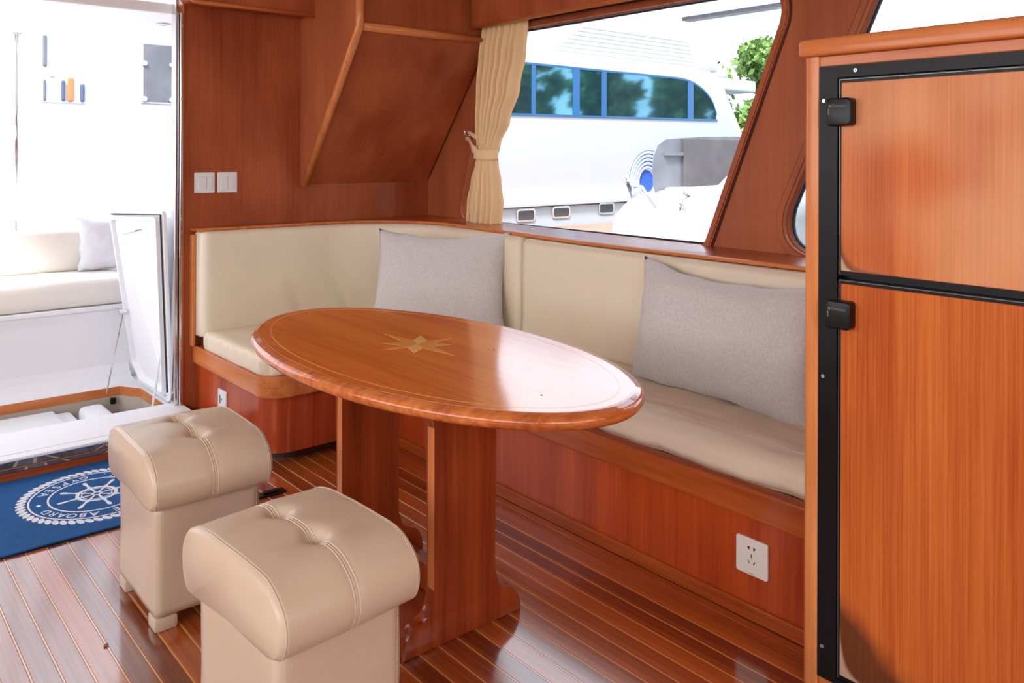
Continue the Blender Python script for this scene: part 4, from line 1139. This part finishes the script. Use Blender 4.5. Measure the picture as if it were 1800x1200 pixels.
# window band: panes and mullions
def band_top(x):
    if x <= 12.6: return 2.70 - .0 * (x - 8)
    s_ = (x - 12.6) / (13.85 - 12.6); return 2.70 - .78 * (1 - math.sqrt(max(0, 1 - s_ * s_ * .985)))
def band_bot(x): return 1.90 + .012 * (x - 8.4)
pane_x = [(7.0, 8.90), (9.00, 9.83), (10.0, 10.53), (10.66, 11.61), (11.612, 12.92), (13.10, 13.82)]
for (a, b) in pane_x:
    n = 10; top = [(a + (b - a) * i / n, band_top(a + (b - a) * i / n)) for i in range(n + 1)]
    bot = [(b, band_bot(b)), (a, band_bot(a))]
    if b > 13.8: top[-1] = (b, band_top(b) )
    bm = B(); prism(bm, top + bot, 'y', YY - .012, YY - .002); child('pane', bm, YBLUE, ya)
for (a, b) in ((8.905, 8.995), (9.835, 9.995), (10.535, 10.655), (12.925, 13.095)):
    bm = B(); prism(bm, [(a, band_bot(a)), (b, band_bot(b)), (b, band_top(b)), (a, band_top(a))], 'y', YY - .018, YY - .002); child('mullion', bm, YMULL, ya)
bm = B(); xs_ = [7.0 + (13.84 - 7.0) * i / 60 for i in range(61)]
prism(bm, [(x, band_top(x) + .03) for x in xs_] + [(x, band_top(x) - .005) for x in xs_[::-1]], 'y', YY - .02, YY - .002)
prism(bm, [(7.0, band_bot(7) + .005), (13.87, band_bot(13.8) + .005), (13.87, band_bot(13.8) - .03), (7.0, band_bot(7) - .03)], 'y', YY - .02, YY - .002)
child('band_edge', bm, YMULL, ya)
for (a, b, z0, z1) in ((8.67, 9.01, .205, .355), (9.45, 9.80, .225, .37), (10.55, 10.88, .245, .395)):
    bm = B(); prism(bm, rpoly([(a, z0), (b, z0), (b, z1), (a, z1)], .03, 3), 'y', YY + .036, YY + .0495); child('porthole', bm, DARKG, ya)
    bm = B(); ring(bm, rpoly([(a - .03, z0 - .03), (b + .03, z0 - .03), (b + .03, z1 + .03), (a - .03, z1 + .03)], .05, 3), rpoly([(a, z0), (b, z0), (b, z1), (a, z1)], .03, 3), 'y', YY + .03, YY + .0495); child('porthole_rim', bm, STEEL, ya)

# our own side deck overhang
bm = B(); prism(bm, [(4.25, 2.15), (5.6, 2.15), (5.6, 2.153), (4.25, 2.153)], 'y', -1.0, 3.5) ; structure(obj('ceiling_dock_canopy', bm, AWN))['label'] = 'pale canopy edge above the side window'
bm = B(); box(bm, 4.36, 4.44, -1.0, 3.42, 2.125, 2.149); structure(obj('trim_10', bm, SMOKE))

# small runabout: hull, tinted screen, rails
rb = thing('runabout', 'small white motorboat with smoked windscreen and steel rails just outside the window', 'boat', (5.4, 4.2, -.6))
def loft(bm, sections):
    rows = [[bm.verts.new(p) for p in s] for s in sections]
    for a, b in zip(rows, rows[1:]):
        for i in range(len(a) - 1): bm.faces.new([a[i], a[i + 1], b[i + 1], b[i]])
    return rows
# deck seen from inside: rounded bow pointing aft-port
bm = B(); secs = []
for k in range(25):
    s_ = k / 24; x = 4.58 + 4.2 * s_ ; w = .95 * math.sqrt(max(0.0, 1 - (1 - min(1, s_ / .42)) ** 2)) + .02; top = .60 + .38 * min(1, s_ / .22) ** .6 + .05 * s_
    yc = 3.95 + .25 * s_ ; row = []
    for j in range(15):
        a = PI * j / 14
        row.append((x, yc - w * math.cos(a), top - .0 + .16 * math.sin(a) ** .7 - .16))
    row = [(x + .05, yc - w * .7, -.5)] + row + [(x + .05, yc + w * .7, -.5)]
    secs.append(row)
loft(bm, secs); child('hull', bm, EXTSH, rb, smooth=True)
# wrap-round smoked windscreen
def screen(px0, pts, y, nm, m): pass
scr = [(5.365, 1.169), (5.38, 1.26), (5.43, 1.335), (5.53, 1.385), (5.753, 1.40), (6.1, 1.418), (6.75, 1.43), (6.75, .86), (6.1, .86), (5.70, .84), (5.47, .82), (5.38, 1.0)]
bm = B(); prism(bm, scr, 'y', 4.50, 4.512); child('windscreen', bm, SMOKE, rb)
bm = B(); box(bm, 5.74, 6.74, 4.47, 4.4995, .86, 1.395, .003); child('cockpit_cover', bm, plain('dark_cover', (.10, .09, .095), .6, var=.15, vscale=6), rb)
bm = B(); box(bm, 5.50, 5.72, 4.465, 4.499, 1.25, 1.275); child('screen_bar', bm, SMOKE, rb)
bm = B(); box(bm, 5.46, 5.72, 4.28, 4.46, .76, .985, .02, 2); child('locker_box', bm, GEL2, rb)
bm = B(); box(bm, 5.57, 5.63, 4.275, 4.2795, .95, .965); child('locker_latch', bm, SMOKE, rb)
# blue and white hose coil
hc2 = thing('hose_coil', 'round coil of blue and pale hose hanging behind the motorboat', 'hose', (5.32, 4.62, 1.03))
for i, r in enumerate((.120, .152, .184, .216, .246)):
    bm = B(); pts = [(5.64 + r * .98 * math.cos(2 * PI * k / 40), 4.80 - .004 * i, 1.020 + r * 1.04 * math.sin(2 * PI * k / 40)) for k in range(40)]
    tube(bm, pts, .0135, 8, closed=True); child('coil_turn', bm, PALEB, hc2, smooth=True)
    bm = B(); pts = [(5.64 + (r + .0165) * .98 * math.cos(2 * PI * k / 40), 4.795 - .004 * i, 1.020 + (r + .0165) * 1.04 * math.sin(2 * PI * k / 40)) for k in range(40)]
    tube(bm, pts, .004, 6, closed=True); child('coil_stripe', bm, BLUEC, hc2, smooth=True)
bm = B(); prism(bm, circle(5.64, 1.020, .105, .105, 30), 'y', 4.81, 4.84); child('hub', bm, BLUEC, hc2)
def railt(pts, r, label, name='boat_rail'):
    bm = B(); tube(bm, pts, r, 8); return child('rail', bm, STEEL, rb, smooth=True)
railt([(4.60, 3.55, .60), (4.86, 3.75, .82), (5.05, 3.95, .95), (5.20, 4.05, .955), (5.42, 4.1, .90)], .011, '')
railt([(4.99, 3.92, .985), (4.99, 3.92, .74)], .020, '')
railt([(4.52, 4.05, 1.10), (4.62, 4.05, .95)], .022, '')
railt([(4.58, 4.05, 1.02), (4.70, 4.05, 1.02), (4.86, 4.05, .86)], .012, '')
bm = B(); prism(bm, [(5.60, .86), (5.75, .93), (6.05, 1.12), (6.75, 1.40), (6.75, .70), (5.60, .70)], 'y', 4.10, 4.22, .02); child('foredeck_fairing', bm, GEL, rb, auto=40)
bm = B(); box(bm, 5.78, 5.90, 3.98, 4.06, .90, .955, .012, 2); tube(bm, [(5.76, 4.02, .975), (5.95, 4.02, .985)], .012, 8); child('cleat', bm, DARKG, rb)

# ------------------------------------------------------------------ trees
def crown(name, label, c, rad, nleaf, size, seed, parent_trunk=True, group=None, ncl=22, spread=.5):
    rnd = random.Random(seed); t = thing(name, label, 'tree', (c[0], c[1], -.62), group=group)
    bm = B()
    cl_ = [Vector((rnd.gauss(0, spread) * rad[0], rnd.gauss(0, spread) * rad[1], rnd.uniform(-.8, .8) * rad[2])) for _ in range(ncl)]
    for i in range(nleaf):
        q_ = rnd.choice(cl_); d = Vector((rnd.gauss(0, 1), rnd.gauss(0, 1), rnd.gauss(0, 1))).normalized() * rnd.random() ** .5 * min(rad) * .45
        p = Vector(c) + q_ + d; n_ = Vector((rnd.gauss(0, 1), rnd.gauss(0, 1), rnd.gauss(0, 1) + .6)).normalized()
        a = n_.orthogonal().normalized(); b = n_.cross(a); s_ = size * rnd.uniform(.6, 1.3)
        vs = [bm.verts.new(p + a * s_), bm.verts.new(p + b * s_ * .45), bm.verts.new(p - a * s_), bm.verts.new(p - b * s_ * .45)]
        bm.faces.new(vs)
    o = child('foliage', bm, LEAF, t); o['kind'] = 'stuff'
    bm = B(); tube(bm, [(c[0], c[1], -.62), (c[0] + .1, c[1], c[2] * .5), (c[0], c[1] + .1, c[2])], [.22, .16, .08], 8); child('trunk', bm, BARK, t)
    return t
crown('tree', 'bushy green tree at the right edge of the side window behind the yacht', (23.4, 15.0, 2.9), (1.3, 1.3, 2.0), 6000, .17, 4, ncl=50)
crown('tree', 'darker treetop under the canopy above the yacht platform', (27.0, 17.6, 4.9), (.8, .8, .7), 2000, .15, 9)
# tree line across the harbour, mirrored in the yacht's windows
for i in range(9):
    crown('tree', 'distant shore tree behind the camera, mirrored in the yacht windows', (-2 + i * 7.2 + random.uniform(-.5, .5), -19 + random.uniform(-1, 1), 4.6 + random.uniform(-.4, .9)), (3.4, 1.8, 4.6), 3000, .60, 30 + i, spread=.36, ncl=40, group='tree line on the far shore')
